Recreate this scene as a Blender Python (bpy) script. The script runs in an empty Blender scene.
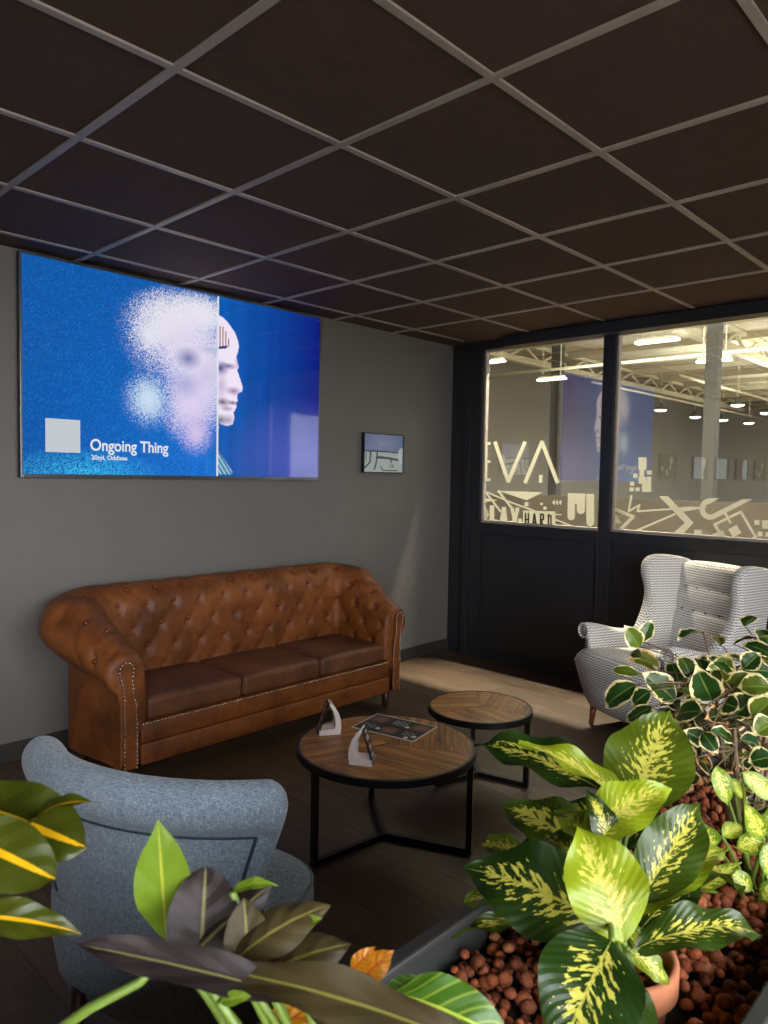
import bpy, bmesh, math, random
import numpy as np
from mathutils import Vector, Matrix, noise as mnoise

random.seed(7)
C = bpy.context.scene.collection
PI = math.pi
# ------------------------------------------------------------------ camera constants
F_PX = 727.5
CAM = Vector((-0.441, -2.393, 1.468))
CR = Vector((0.69156641, -0.7221024, 0.01743626))
CU = Vector((0.02496033, 0.04801595, 0.99853465))
CF = Vector((0.72188149, 0.69011781, -0.05123013))


def ray(px, py):
    return CF + CR * ((px - 384) / F_PX) - CU * ((py - 512) / F_PX)


def at(px, py, d):
    """point seen at a pixel of the photograph, d metres deep"""
    return CAM + ray(px, py) * d


def on_axis(px, py, ax, v):
    d = ray(px, py)
    return CAM + d * ((v - CAM[ax]) / d[ax])


# ------------------------------------------------------------------ materials
def srgb(r, g, b):
    def f(c):
        c /= 255.0
        return c / 12.92 if c <= 0.04045 else ((c + 0.055) / 1.055) ** 2.4
    return (f(r), f(g), f(b), 1.0)


class NT:
    """small helper that adds nodes to a material"""

    def __init__(self, name):
        self.m = bpy.data.materials.new(name)
        self.m.use_nodes = True
        self.t = self.m.node_tree
        self.n = self.t.nodes
        self.b = self.n['Principled BSDF']
        self.out = self.n['Material Output']

    def node(self, typ, **kw):
        nd = self.n.new(typ)
        for k, v in kw.items():
            setattr(nd, k, v)
        return nd

    def link(self, a, b):
        self.t.links.new(a, b)

    def put(self, sock, v):
        if hasattr(v, 'is_output') or isinstance(v, bpy.types.NodeSocket):
            self.link(v, sock)
        else:
            sock.default_value = v

    def math(self, op, a, b=0.0, c=None, clamp=False):
        nd = self.node('ShaderNodeMath', operation=op, use_clamp=clamp)
        self.put(nd.inputs[0], a)
        self.put(nd.inputs[1], b)
        if c is not None:
            self.put(nd.inputs[2], c)
        return nd.outputs[0]

    def coord(self, kind='Object'):
        return self.node('ShaderNodeTexCoord').outputs[kind]

    def mapping(self, vec, scale=(1, 1, 1), rot=(0, 0, 0), loc=(0, 0, 0)):
        nd = self.node('ShaderNodeMapping')
        self.link(vec, nd.inputs['Vector'])
        nd.inputs['Scale'].default_value = scale
        nd.inputs['Rotation'].default_value = rot
        nd.inputs['Location'].default_value = loc
        return nd.outputs[0]

    def noise(self, vec, scale=5, detail=4, rough=0.6, out='Fac'):
        nd = self.node('ShaderNodeTexNoise')
        if vec is not None:
            self.link(vec, nd.inputs['Vector'])
        nd.inputs['Scale'].default_value = scale
        nd.inputs['Detail'].default_value = detail
        nd.inputs['Roughness'].default_value = rough
        return nd.outputs[out]

    def ramp(self, fac, stops):
        nd = self.node('ShaderNodeValToRGB')
        self.link(fac, nd.inputs[0])
        els = nd.color_ramp.elements
        while len(els) < len(stops):
            els.new(0.5)
        for e, (p, c) in zip(els, stops):
            e.position = p
            e.color = c
        return nd.outputs[0]

    def mix(self, fac, a, b):
        nd = self.node('ShaderNodeMix', data_type='RGBA')
        self.put(nd.inputs['Factor'], fac)
        self.put(nd.inputs['A'], a)
        self.put(nd.inputs['B'], b)
        return nd.outputs['Result']

    def sep(self, vec):
        nd = self.node('ShaderNodeSeparateXYZ')
        self.link(vec, nd.inputs[0])
        return nd.outputs

    def comb(self, x, y, z):
        nd = self.node('ShaderNodeCombineXYZ')
        for s, v in zip(nd.inputs, (x, y, z)):
            self.put(s, v)
        return nd.outputs[0]

    def bump(self, h, strength=0.3, dist=0.01):
        nd = self.node('ShaderNodeBump')
        nd.inputs['Strength'].default_value = strength
        nd.inputs['Distance'].default_value = dist
        self.link(h, nd.inputs['Height'])
        self.link(nd.outputs[0], self.b.inputs['Normal'])

    def base(self, v):
        self.put(self.b.inputs['Base Color'], v)

    def set(self, rough=0.5, metal=0.0, spec=None, **kw):
        self.put(self.b.inputs['Roughness'], rough)
        self.put(self.b.inputs['Metallic'], metal)
        if spec is not None:
            self.b.inputs['Specular IOR Level'].default_value = spec
        for k, v in kw.items():
            self.put(self.b.inputs[k], v)
        return self


def plain(name, col, rough=0.5, metal=0.0, var=0.12, scale=8.0, bump=0.0, spec=None):
    k = NT(name)
    nz = k.noise(k.coord(), scale, 5)
    dark = tuple(c * (1 - var) for c in col[:3]) + (1,)
    lite = tuple(min(1, c * (1 + var)) for c in col[:3]) + (1,)
    k.base(k.ramp(nz, [(0.3, dark), (0.7, lite)]))
    k.set(rough, metal, spec)
    if bump:
        k.bump(k.noise(k.coord(), scale * 12, 3), bump, 0.003)
    return k.m


def emis(name, col, strength):
    k = NT(name)
    k.base((0, 0, 0, 1))
    k.set(0.5, 0, 0.0)
    k.b.inputs['Emission Color'].default_value = col
    k.b.inputs['Emission Strength'].default_value = strength
    return k.m


M = {}
M['wall'] = plain('wall_paint', srgb(108, 106, 103), 0.62, var=0.05, scale=3, bump=0.05)
M['tile'] = plain('ceiling_tile_board', srgb(71, 53, 44), 0.85, var=0.12, scale=14, bump=0.2)
M['grid'] = plain('ceiling_grid_metal', srgb(160, 150, 142), 0.42, 0.1, var=0.05)
M['black'] = plain('black_partition_paint', srgb(37, 38, 41), 0.42, var=0.08, scale=5)
M['black_metal'] = plain('black_powder_coat', srgb(24, 23, 23), 0.38, 0.3, var=0.1, scale=20)
M['skirting'] = plain('dark_skirting', srgb(52, 50, 48), 0.5, var=0.06)
M['white_wall'] = plain('back_wall_paint', srgb(120, 112, 105), 0.8, var=0.04)


def floor_mat():
    k = NT('wood_plank_floor')
    co = k.mapping(k.coord('Object'), (1, 1, 1), (0, 0, math.radians(90)))
    br = k.node('ShaderNodeTexBrick', offset=0.37)
    k.link(co, br.inputs['Vector'])
    for nme, v in (('Scale', 1.0), ('Mortar Size', 0.0015), ('Mortar Smooth', 0.1), ('Bias', 0.0), ('Brick Width', 1.25), ('Row Height', 0.18)):
        br.inputs[nme].default_value = v
    br.inputs['Color1'].default_value = (0.25, 0.25, 0.25, 1)
    br.inputs['Color2'].default_value = (0.75, 0.75, 0.75, 1)
    br.inputs['Mortar'].default_value = (0, 0, 0, 1)
    bv = k.sep(br.outputs['Color'])[0]
    grain = k.noise(k.mapping(co, (1.6, 16, 1)), 3.0, 7, 0.65)
    fine = k.noise(k.mapping(co, (4, 90, 1)), 2.0, 3, 0.6)
    v = k.math('ADD', k.math('MULTIPLY', bv, 0.32), k.math('ADD', k.math('MULTIPLY', grain, 0.55), k.math('MULTIPLY', fine, 0.22)))
    col = k.ramp(v, [(0.30, srgb(46, 33, 26)), (0.52, srgb(84, 66, 51)), (0.80, srgb(118, 98, 76))])
    col = k.mix(br.outputs['Fac'], col, srgb(38, 30, 25))
    k.base(col)
    k.set(0.5)
    k.bump(k.math('ADD', v, k.math('MULTIPLY', br.outputs['Fac'], -0.6)), 0.15, 0.003)
    return k.m


M['floor'] = floor_mat()


def leather_mat(name, c0, c1, c2):
    k = NT(name)
    co = k.coord('Object')
    big = k.noise(co, 4.5, 6, 0.65)
    small = k.noise(co, 30, 4, 0.6)
    v = k.math('ADD', k.math('MULTIPLY', big, 0.75), k.math('MULTIPLY', small, 0.25))
    k.base(k.ramp(v, [(0.33, c0), (0.5, c1), (0.68, c2)]))
    k.set(k.math('ADD', 0.42, k.math('MULTIPLY', big, 0.25)), 0, 0.45)
    k.bump(k.noise(co, 160, 3), 0.18, 0.002)
    return k.m


M['leather'] = leather_mat('brown_leather', srgb(74, 38, 15), srgb(116, 62, 22), srgb(146, 84, 34))
M['leather_seat'] = leather_mat('brown_seat_leather', srgb(66, 37, 25), srgb(96, 57, 35), srgb(122, 76, 44))
M['fab_button'] = plain('dark_fabric_button', srgb(70, 68, 70), 0.8)
M['stud'] = plain('nickel_nailhead', srgb(196, 186, 170), 0.25, 0.9, var=0.05)
M['button'] = plain('leather_button', srgb(104, 44, 26), 0.3, var=0.1)
M['dark_wood'] = plain('dark_stained_wood', srgb(60, 32, 20), 0.4, var=0.25, scale=25)
M['red_wood'] = plain('reddish_brown_wood', srgb(112, 58, 32), 0.35, var=0.25, scale=25)


def fabric_blue():
    k = NT('blue_grey_woven_fabric')
    co = k.coord('Object')
    a = k.noise(k.mapping(co, (420, 420, 60)), 1.0, 2)
    b = k.noise(k.mapping(co, (90, 90, 640)), 1.0, 2)
    c = k.noise(co, 5, 3)
    v = k.math('ADD', k.math('MULTIPLY', k.math('ADD', a, b), 0.42), k.math('MULTIPLY', c, 0.16))
    k.base(k.ramp(v, [(0.30, srgb(74, 88, 102)), (0.50, srgb(128, 141, 155)), (0.68, srgb(186, 196, 206))]))
    k.set(0.9, 0, 0.2)
    k.b.inputs['Sheen Weight'].default_value = 0.25
    k.bump(k.math('ADD', a, b), 0.3, 0.002)
    return k.m


M['blue'] = fabric_blue()
M['blue_seam'] = plain('dark_blue_piping', srgb(44, 60, 74), 0.8, var=0.1)


def fabric_zigzag():
    """white cloth with rows of little black dashes that climb in a zigzag"""
    k = NT('black_and_white_zigzag_fabric')
    uv = k.sep(k.coord('UV'))
    u = k.math('MULTIPLY', uv[0], 1 / 0.0155)
    v = k.math('MULTIPLY', uv[1], 1 / 0.0155)
    tri = k.math('PINGPONG', u, 1.0)
    w = k.math('FRACT', k.math('ADD', v, k.math('MULTIPLY', tri, 0.62)))
    d = k.math('ABSOLUTE', k.math('SUBTRACT', w, 0.5))
    line = k.math('MULTIPLY', k.math('LESS_THAN', d, 0.17), k.math('LESS_THAN', k.math('ABSOLUTE', k.math('SUBTRACT', tri, 0.5)), 0.40))
    k.base(k.mix(line, srgb(246, 243, 238), srgb(60, 58, 62)))
    k.set(0.9, 0, 0.2)
    k.bump(k.noise(k.coord('Object'), 220, 2), 0.2, 0.002)
    return k.m


M['zigzag'] = fabric_zigzag()


def wood_top():
    k = NT('mango_wood_table_top')
    uv = k.coord('UV')
    grain = k.noise(k.mapping(uv, (2.2, 30, 1)), 2.2, 8, 0.7)
    band = k.noise(k.mapping(uv, (0.8, 14, 1)), 1.5, 2, 0.5)
    knot = k.noise(k.mapping(uv, (5, 12, 1)), 1.2, 3, 0.5)
    v = k.math('ADD', k.math('MULTIPLY', grain, 0.55), k.math('ADD', k.math('MULTIPLY', band, 0.32), k.math('MULTIPLY', knot, 0.13)))
    col = k.ramp(v, [(0.36, srgb(72, 40, 16)), (0.47, srgb(146, 92, 38)), (0.58, srgb(192, 134, 62)), (0.70, srgb(216, 168, 92))])
    y = k.math('FRACT', k.math('MULTIPLY', k.sep(uv)[1], 1 / 0.062))
    gap = k.math('LESS_THAN', y, 0.03)
    k.base(k.mix(gap, col, srgb(44, 26, 14)))
    k.set(0.42)
    k.bump(v, 0.15, 0.003)
    return k.m


M['table_wood'] = wood_top()


def vcol(name, emission=0.0, rough=0.4, spec=0.5):
    k = NT(name)
    a = k.node('ShaderNodeAttribute', attribute_name='Col')
    if emission:
        k.base((0.01, 0.01, 0.01, 1))
        k.link(a.outputs['Color'], k.b.inputs['Emission Color'])
        k.b.inputs['Emission Strength'].default_value = emission
    else:
        k.base(a.outputs['Color'])
    k.set(rough, 0, spec)
    return k.m


M['screen'] = vcol('lit_television_picture', 1.12, 0.04, 0.5)
M['print'] = vcol('printed_picture', 0, 0.35)
M['screen_text'] = emis('lit_television_lettering', srgb(232, 236, 240), 0.9)
M['frame_black'] = plain('black_picture_frame', srgb(22, 22, 24), 0.4)
M['film'] = None


def film_mat():
    k = NT('cream_window_film')
    k.base(srgb(214, 212, 194))
    k.set(0.7, 0, 0.2)
    tr = k.node('ShaderNodeBsdfTranslucent')
    tr.inputs['Color'].default_value = srgb(214, 212, 192)
    mx = k.node('ShaderNodeMixShader')
    mx.inputs[0].default_value = 0.45
    k.link(k.b.outputs[0], mx.inputs[1])
    k.link(tr.outputs[0], mx.inputs[2])
    k.link(mx.outputs[0], k.out.inputs['Surface'])
    return k.m


M['film'] = film_mat()


def glass_mat(name, refl, tint):
    k = NT(name)
    tr = k.node('ShaderNodeBsdfTransparent')
    tr.inputs[0].default_value = tint
    gl = k.node('ShaderNodeBsdfGlossy')
    gl.inputs['Roughness'].default_value = 0.0
    lw = k.node('ShaderNodeLayerWeight')
    lw.inputs['Blend'].default_value = 0.5
    fac = k.math('ADD', k.math('MULTIPLY', k.math('POWER', lw.outputs['Facing'], 5.0), 0.8), refl, clamp=True)
    mx = k.node('ShaderNodeMixShader')
    k.link(fac, mx.inputs[0])
    k.link(tr.outputs[0], mx.inputs[1])
    k.link(gl.outputs[0], mx.inputs[2])
    k.link(mx.outputs[0], k.out.inputs['Surface'])
    return k.m


M['glass'] = glass_mat('partition_glass', 0.25, (0.93, 0.93, 0.9, 1))
M['clear'] = glass_mat('clear_facade_glass', 0.03, (0.97, 0.97, 0.97, 1))
M['acrylic'] = plain('frosted_white_acrylic', srgb(236, 222, 218), 0.25, var=0.03)
M['acrylic'].node_tree.nodes['Principled BSDF'].inputs['Subsurface Weight'].default_value = 0.3
M['acrylic'].node_tree.nodes['Principled BSDF'].inputs['Subsurface Scale'].default_value = 0.02
M['planter'] = plain('anthracite_planter_metal', srgb(58, 58, 58), 0.5, 0.2, var=0.1, scale=10)
M['terracotta'] = plain('terracotta_clay', srgb(158, 96, 62), 0.8, var=0.15, scale=20, bump=0.2)
M['soil'] = plain('dark_potting_soil', srgb(26, 18, 13), 0.95, var=0.3, scale=60, bump=0.5)
M['stem'] = plain('green_plant_stem', srgb(92, 114, 40), 0.45, var=0.2, scale=30)
M['stem_brown'] = plain('brown_plant_stem', srgb(92, 72, 46), 0.6, var=0.25, scale=30)


def pebble_mat():
    k = NT('fired_clay_pebbles')
    at_ = k.node('ShaderNodeAttribute', attribute_name='Col')
    nz = k.noise(k.coord('Object'), 220, 4)
    dk = k.node('ShaderNodeMix', data_type='RGBA', blend_type='MULTIPLY')
    dk.inputs['Factor'].default_value = 1.0
    k.link(at_.outputs['Color'], dk.inputs['A'])
    k.link(k.ramp(nz, [(0.3, (0.5, 0.45, 0.42, 1)), (0.65, (1.15, 1.1, 1.05, 1))]), dk.inputs['B'])
    k.base(dk.outputs['Result'])
    k.set(0.85)
    k.bump(nz, 0.4, 0.002)
    return k.m


M['pebble'] = pebble_mat()


def leaf_shell(k, colour, rough=0.32, trans=0.30, boost=1.05):
    k.base(colour)
    k.set(rough, 0, 0.5 if rough < 0.4 else 0.18)
    tr = k.node('ShaderNodeBsdfTranslucent')
    g = k.node('ShaderNodeMix', data_type='RGBA', blend_type='MULTIPLY')
    g.inputs['Factor'].default_value = 1.0
    k.put(g.inputs['A'], colour)
    g.inputs['B'].default_value = (boost, boost, boost * 0.55, 1)
    k.link(g.outputs['Result'], tr.inputs['Color'])
    mx = k.node('ShaderNodeMixShader')
    mx.inputs[0].default_value = trans
    k.link(k.b.outputs[0], mx.inputs[1])
    k.link(tr.outputs[0], mx.inputs[2])
    k.link(mx.outputs[0], k.out.inputs['Surface'])
    return k.m


def leaf_uv(k):
    s = k.sep(k.coord('UV'))
    a = k.math('ABSOLUTE', k.math('SUBTRACT', k.math('MULTIPLY', s[0], 2.0), 1.0))     # 0 midrib, 1 edge
    side = k.math('SIGN', k.math('SUBTRACT', s[0], 0.5))
    tone = k.node('ShaderNodeAttribute', attribute_name='Col')
    return s, a, side, tone


def variegated(name, dark, green, pale, thr, reach, vein_scale=22.0):
    """green leaf with pale blotches that follow the side veins out from the midrib"""
    k = NT(name)
    s, a, side, tone = leaf_uv(k)
    w = k.math('SUBTRACT', s[1], k.math('MULTIPLY', a, 0.28))
    vec = k.comb(k.math('MULTIPLY', w, vein_scale), k.math('MULTIPLY', a, 4.0), k.math('ADD', k.math('MULTIPLY', side, 7.0), k.math('MULTIPLY', k.sep(tone.outputs['Vector'])[2], 40.0)))
    nz = k.noise(vec, 1.0, 3, 0.6)
    fade = k.math('SUBTRACT', 1.0, k.math('POWER', k.math('DIVIDE', a, reach), 2.0))
    ends = k.math('MULTIPLY', k.math('SMOOTH_MIN', k.math('MULTIPLY', s[1], 6.0), 1.0, 0.2), k.math('SMOOTH_MIN', k.math('MULTIPLY', k.math('SUBTRACT', 1.0, s[1]), 5.0), 1.0, 0.2))
    score = k.math('ADD', nz, k.math('MULTIPLY', k.math('SUBTRACT', k.math('MULTIPLY', fade, ends), 1.0), 0.33))
    score = k.math('ADD', score, k.math('MULTIPLY', k.math('SUBTRACT', k.sep(tone.outputs['Vector'])[0], 0.5), 0.30))
    patch = k.ramp(score, [(thr, (0, 0, 0, 1)), (thr + 0.035, (1, 1, 1, 1))])
    soft = k.noise(k.coord('Object'), 14, 3)
    grn = k.mix(soft, dark, green)
    grn = k.mix(k.math('MULTIPLY', k.sep(tone.outputs['Vector'])[1], 0.85), grn, srgb(150, 168, 30))
    col = k.mix(k.sep(patch)[0], grn, pale)
    rib = k.math('LESS_THAN', a, 0.035)
    col = k.mix(k.math('MULTIPLY', rib, 0.6), col, pale)
    veins = k.math('PINGPONG', k.math('MULTIPLY', w, 26.0), 1.0)
    k.bump(k.math('ADD', veins, k.math('MULTIPLY', rib, -2.0)), 0.14, 0.003)
    return leaf_shell(k, col)


def edged(name, dark, green, rim, start):
    """dark leaf with a wavy cream margin"""
    k = NT(name)
    s, a, side, tone = leaf_uv(k)
    vec = k.comb(k.math('MULTIPLY', s[1], 9.0), k.math('MULTIPLY', side, 5.0), k.math('MULTIPLY', k.sep(tone.outputs['Vector'])[2], 30.0))
    nz = k.noise(vec, 1.0, 3, 0.6)
    e = k.math('ADD', a, k.math('MULTIPLY', k.math('SUBTRACT', nz, 0.5), 0.55))
    e = k.math('MAXIMUM', e, k.math('ADD', k.math('MULTIPLY', s[1], 1.0), -0.04))
    patch = k.ramp(e, [(start, (0, 0, 0, 1)), (start + 0.05, (1, 1, 1, 1))])
    soft = k.noise(k.coord('Object'), 25, 3)
    grn = k.mix(soft, dark, green)
    grn = k.mix(k.math('MULTIPLY', k.sep(tone.outputs['Vector'])[1], 0.8), grn, srgb(146, 160, 40))
    col = k.mix(k.sep(patch)[0], grn, rim)
    rib = k.math('LESS_THAN', a, 0.05)
    col = k.mix(k.math('MULTIPLY', rib, 0.4), col, srgb(150, 168, 80))
    return leaf_shell(k, col, 0.36, 0.25)


def ribbed(name, dark, green, rib_col, rib_w, gloss=0.35, trans=0.35, vein_amount=0.0):
    k = NT(name)
    s, a, side, tone = leaf_uv(k)
    soft = k.noise(k.coord('Object'), 16, 4)
    grn = k.mix(soft, dark, green)
    w = k.math('SUBTRACT', s[1], k.math('MULTIPLY', a, 0.25))
    if vein_amount:
        vn = k.math('LESS_THAN', k.math('ABSOLUTE', k.math('SUBTRACT', k.math('FRACT', k.math('MULTIPLY', w, 7.0)), 0.5)), 0.09)
        grn = k.mix(k.math('MULTIPLY', vn, vein_amount), grn, rib_col)
    rib = k.math('LESS_THAN', a, rib_w)
    col = k.mix(rib, grn, rib_col)
    k.bump(k.math('PINGPONG', k.math('MULTIPLY', w, 9.0), 1.0), 0.15, 0.004)
    return leaf_shell(k, col, gloss, trans)


M['dieff'] = variegated('variegated_dumb_cane_leaf', srgb(14, 32, 9), srgb(46, 72, 18), srgb(200, 194, 84), 0.475, 0.86)
M['aucuba'] = variegated('yellow_speckled_leaf', srgb(70, 104, 26), srgb(112, 144, 40), srgb(214, 216, 92), 0.44, 1.0, 16.0)
M['ficus'] = edged('cream_edged_fig_leaf', srgb(12, 36, 12), srgb(40, 76, 24), srgb(228, 208, 154), 0.78)
M['ficus_brown'] = edged('brown_edged_fig_leaf', srgb(22, 28, 12), srgb(48, 56, 22), srgb(206, 158, 104), 0.76)
M['croton'] = ribbed('dark_croton_leaf', srgb(32, 40, 8), srgb(82, 90, 16), srgb(222, 170, 22), 0.10, 0.3, 0.35)
M['lime'] = ribbed('lime_green_leaf', srgb(88, 114, 26), srgb(128, 154, 46), srgb(166, 172, 58), 0.05, 0.4, 0.45)
M['olive'] = ribbed('bronze_olive_leaf', srgb(34, 29, 18), srgb(78, 67, 40), srgb(112, 108, 50), 0.06, 0.45, 0.15)
M['purple'] = ribbed('purple_bronze_leaf', srgb(24, 19, 18), srgb(52, 43, 44), srgb(104, 100, 58), 0.05, 0.42, 0.12)
M['midgreen'] = ribbed('fresh_green_leaf', srgb(34, 66, 14), srgb(86, 128, 34), srgb(170, 190, 70), 0.05, 0.35, 0.3, 0.35)
M['fire'] = ribbed('yellow_and_red_croton_leaf', srgb(176, 96, 18), srgb(214, 160, 30), srgb(176, 56, 44), 0.06, 0.3, 0.3, 0.7)


# ------------------------------------------------------------------ objects
def obj(name, bm, m, parent=None, smooth=False):
    me = bpy.data.meshes.new(name)
    bm.to_mesh(me)
    bm.free()
    return obj_me(name, me, m, parent, smooth)


def obj_me(name, me, m, parent=None, smooth=False):
    for x in (m if isinstance(m, (list, tuple)) else [m]):
        me.materials.append(x)
    if smooth:
        me.polygons.foreach_set('use_smooth', [True] * len(me.polygons))
    o = bpy.data.objects.new(name, me)
    C.objects.link(o)
    if parent is not None:
        o.parent = parent
    return o


def tag(o, label, cat, group=None, kind=None):
    o['label'] = label
    o['category'] = cat
    if group:
        o['group'] = group
    if kind:
        o['kind'] = kind
    return o


def thing(name, label, cat, loc=(0, 0, 0), rz=0.0, group=None, scale=1.0):
    o = bpy.data.objects.new(name, None)
    o.empty_display_size = 0.1
    C.objects.link(o)
    o.location = loc
    o.rotation_euler = (0, 0, rz)
    o.scale = (scale, scale, scale)
    return tag(o, label, cat, group)


def struct(name, bm, m, parent=None, smooth=False):
    o = obj(name, bm, m, parent, smooth)
    o['kind'] = 'structure'
    return o


def box(bm, x0, x1, y0, y1, z0, z1, bev=0.0, seg=2, mat=None):
    vs = [bm.verts.new((x, y, z)) for z in (z0, z1) for y in (y0, y1) for x in (x0, x1)]
    fs = [bm.faces.new([vs[i] for i in q]) for q in ((0, 2, 3, 1), (4, 5, 7, 6), (0, 1, 5, 4), (2, 6, 7, 3), (0, 4, 6, 2), (1, 3, 7, 5))]
    if bev > 0:
        es = list({e for f in fs for e in f.edges})
        r = bmesh.ops.bevel(bm, geom=es, offset=bev, segments=seg, affect='EDGES', profile=0.5)
        vs = list({v for v in vs if v.is_valid} | set(r['verts']))
    if mat is not None:
        bmesh.ops.transform(bm, matrix=mat, verts=vs)
    return vs


def rbox(bm, x0, x1, y0, y1, z0, z1, r, crown=0.0, n=14, mat=None, crown_front=0.0):
    """a cushion: box with truly round edges and a crowned top"""
    cx, cy, cz = (x0 + x1) / 2, (y0 + y1) / 2, (z0 + z1) / 2
    hx, hy, hz = (x1 - x0) / 2, (y1 - y0) / 2, (z1 - z0) / 2
    r = min(r, hx, hy, hz)

    def put(px, py, pz):
        q = Vector((max(-hx + r, min(hx - r, px)), max(-hy + r, min(hy - r, py)), max(-hz + r, min(hz - r, pz))))
        d = Vector((px, py, pz)) - q
        p = q + d.normalized() * r if d.length > 1e-9 else Vector((px, py, pz))
        a, b = p.x / hx, p.y / hy
        if p.z > 0:
            p.z += crown * (1 - a * a) * (1 - b * b) * (p.z / hz)
        if crown_front:
            p.y += crown_front * (1 - a * a) * (1 if p.y > 0 else -1) * abs(b) ** 3
        p += Vector((cx, cy, cz))
        return mat @ p if mat is not None else p

    def ts(h):
        k = max(3, int(round(h * 2 / 0.03)))
        k = min(k, n)
        inner = [-(h - r) + 2 * (h - r) * i / k for i in range(k + 1)]
        ed = [h - r + r * math.tan(PI / 4 * j / 3) for j in (1, 2, 3)]
        return [-e for e in reversed(ed)] + inner + ed

    grids = []
    X, Y, Z = ts(hx), ts(hy), ts(hz)
    cache = {}

    def vert(p):
        key = (round(p[0], 5), round(p[1], 5), round(p[2], 5))
        if key not in cache:
            cache[key] = bm.verts.new(put(*p))
        return cache[key]
    for s in (-1, 1):
        for (U, V, fn, flip) in ((X, Y, lambda a, b: (a, b, s * hz), s < 0), (X, Z, lambda a, b: (a, s * hy, b), s > 0), (Y, Z, lambda a, b: (s * hx, a, b), s < 0)):
            for i in range(len(U) - 1):
                for j in range(len(V) - 1):
                    q = [vert(fn(U[i], V[j])), vert(fn(U[i + 1], V[j])), vert(fn(U[i + 1], V[j + 1])), vert(fn(U[i], V[j + 1]))]
                    if flip:
                        q.reverse()
                    try:
                        bm.faces.new(q)
                    except ValueError:
                        pass
    return list(cache.values())


def frame_at(d):
    d = d.normalized()
    a = Vector((0, 0, 1)) if abs(d.z) < 0.9 else Vector((1, 0, 0))
    x = d.cross(a).normalized()
    return x, d.cross(x).normalized()


def tube(bm, pts, r, n=10, caps=True):
    pts = [Vector(p) for p in pts]
    rs = r if isinstance(r, (list, tuple)) else [r] * len(pts)
    rings = []
    x = None
    for i, p in enumerate(pts):
        d = (pts[min(i + 1, len(pts) - 1)] - pts[max(i - 1, 0)])
        if x is None:
            x, y = frame_at(d)
        else:
            d = d.normalized()
            x = (x - d * x.dot(d)).normalized()
            y = d.cross(x).normalized()
        rings.append([bm.verts.new(p + (x * math.cos(2 * PI * k / n) + y * math.sin(2 * PI * k / n)) * rs[i]) for k in range(n)])
    for a, b in zip(rings, rings[1:]):
        for k in range(n):
            bm.faces.new((a[k], a[(k + 1) % n], b[(k + 1) % n], b[k]))
    if caps:
        bm.faces.new(list(reversed(rings[0])))
        bm.faces.new(rings[-1])


def bar(bm, a, b, w, h=None, up=Vector((0, 0, 1))):
    """a square bar from a to b"""
    a, b = Vector(a), Vector(b)
    h = h or w
    d = (b - a).normalized()
    if abs(d.dot(up)) > 0.95:
        up = Vector((0, 1, 0))
    x = d.cross(up).normalized()
    y = x.cross(d).normalized()
    vs = []
    for p in (a, b):
        for sx, sy in ((-1, -1), (1, -1), (1, 1), (-1, 1)):
            vs.append(bm.verts.new(p + x * sx * w / 2 + y * sy * h / 2))
    for q in ((3, 2, 1, 0), (4, 5, 6, 7), (0, 1, 5, 4), (1, 2, 6, 5), (2, 3, 7, 6), (3, 0, 4, 7)):
        bm.faces.new([vs[i] for i in q])


def lathe(bm, prof, n=48, cx=0, cy=0, close=False):
    rings = []
    for r, z in prof:
        rings.append([bm.verts.new((cx + r * math.cos(2 * PI * k / n), cy + r * math.sin(2 * PI * k / n), z)) for k in range(n)])
    pairs = list(zip(rings, rings[1:])) + ([(rings[-1], rings[0])] if close else [])
    for a, b in pairs:
        for k in range(n):
            bm.faces.new((a[k], a[(k + 1) % n], b[(k + 1) % n], b[k]))
    return rings


def prism(bm, pts, d):
    """closed outline pts (3D, planar) pushed along d"""
    d = Vector(d)
    a = [bm.verts.new(p) for p in pts]
    b = [bm.verts.new(Vector(p) + d) for p in pts]
    n = len(pts)
    f1 = bm.faces.new(a)
    f2 = bm.faces.new(list(reversed(b)))
    for i in range(n):
        bm.faces.new((a[(i + 1) % n], a[i], b[i], b[(i + 1) % n]))
    return a + b


def ball(bm, c, r, sub=2, sq=(1, 1, 1)):
    m = Matrix.Translation(Vector(c)) @ Matrix.Diagonal((sq[0], sq[1], sq[2], 1))
    return bmesh.ops.create_icosphere(bm, subdivisions=sub, radius=r, matrix=m)['verts']


def fix_normals(bm):
    bmesh.ops.recalc_face_normals(bm, faces=bm.faces[:])


def smoothstep(a, b, x):
    t = max(0.0, min(1.0, (x - a) / (b - a)))
    return t * t * (3 - 2 * t)


# ================================================================== SETTING
H = 2.537          # ceiling height
YW = 1.42          # wall with the television
bm = bmesh.new()
box(bm, -6.5, 4.60, -3.95, 1.55, -0.1, 0.0)
struct('floor', bm, M['floor'])

bm = bmesh.new()
box(bm, -6.5, 4.47, -3.95, YW, H + 0.004, H + 0.1)
ceiling = struct('ceiling', bm, M['tile'])
bm = bmesh.new()
for a in range(-10, 7):
    x = 0.6 * a
    box(bm, x - 0.012, x + 0.012, -3.93, YW - 0.01, H - 0.004, H + 0.006)
for b in range(-2, 7):
    y = -0.6 * b
    for a in range(-11, 7):
        x0, x1 = 0.6 * a + 0.012, min(0.6 * a + 0.588, 4.2)
        box(bm, x0, x1, y - 0.012, y + 0.012, H - 0.003, H + 0.006)
struct('ceiling_grid', bm, M['grid'], ceiling)

bm = bmesh.new()
box(bm, -6.5, 4.60, YW, YW + 0.12, 0, H + 0.1)
wall_back = struct('wall_back', bm, M['wall'])
bm = bmesh.new()
box(bm, -6.4, 4.36, YW - 0.014, YW, 0, 0.095, 0.003)
struct('baseboard_back', bm, M['skirting'], wall_back)

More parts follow.
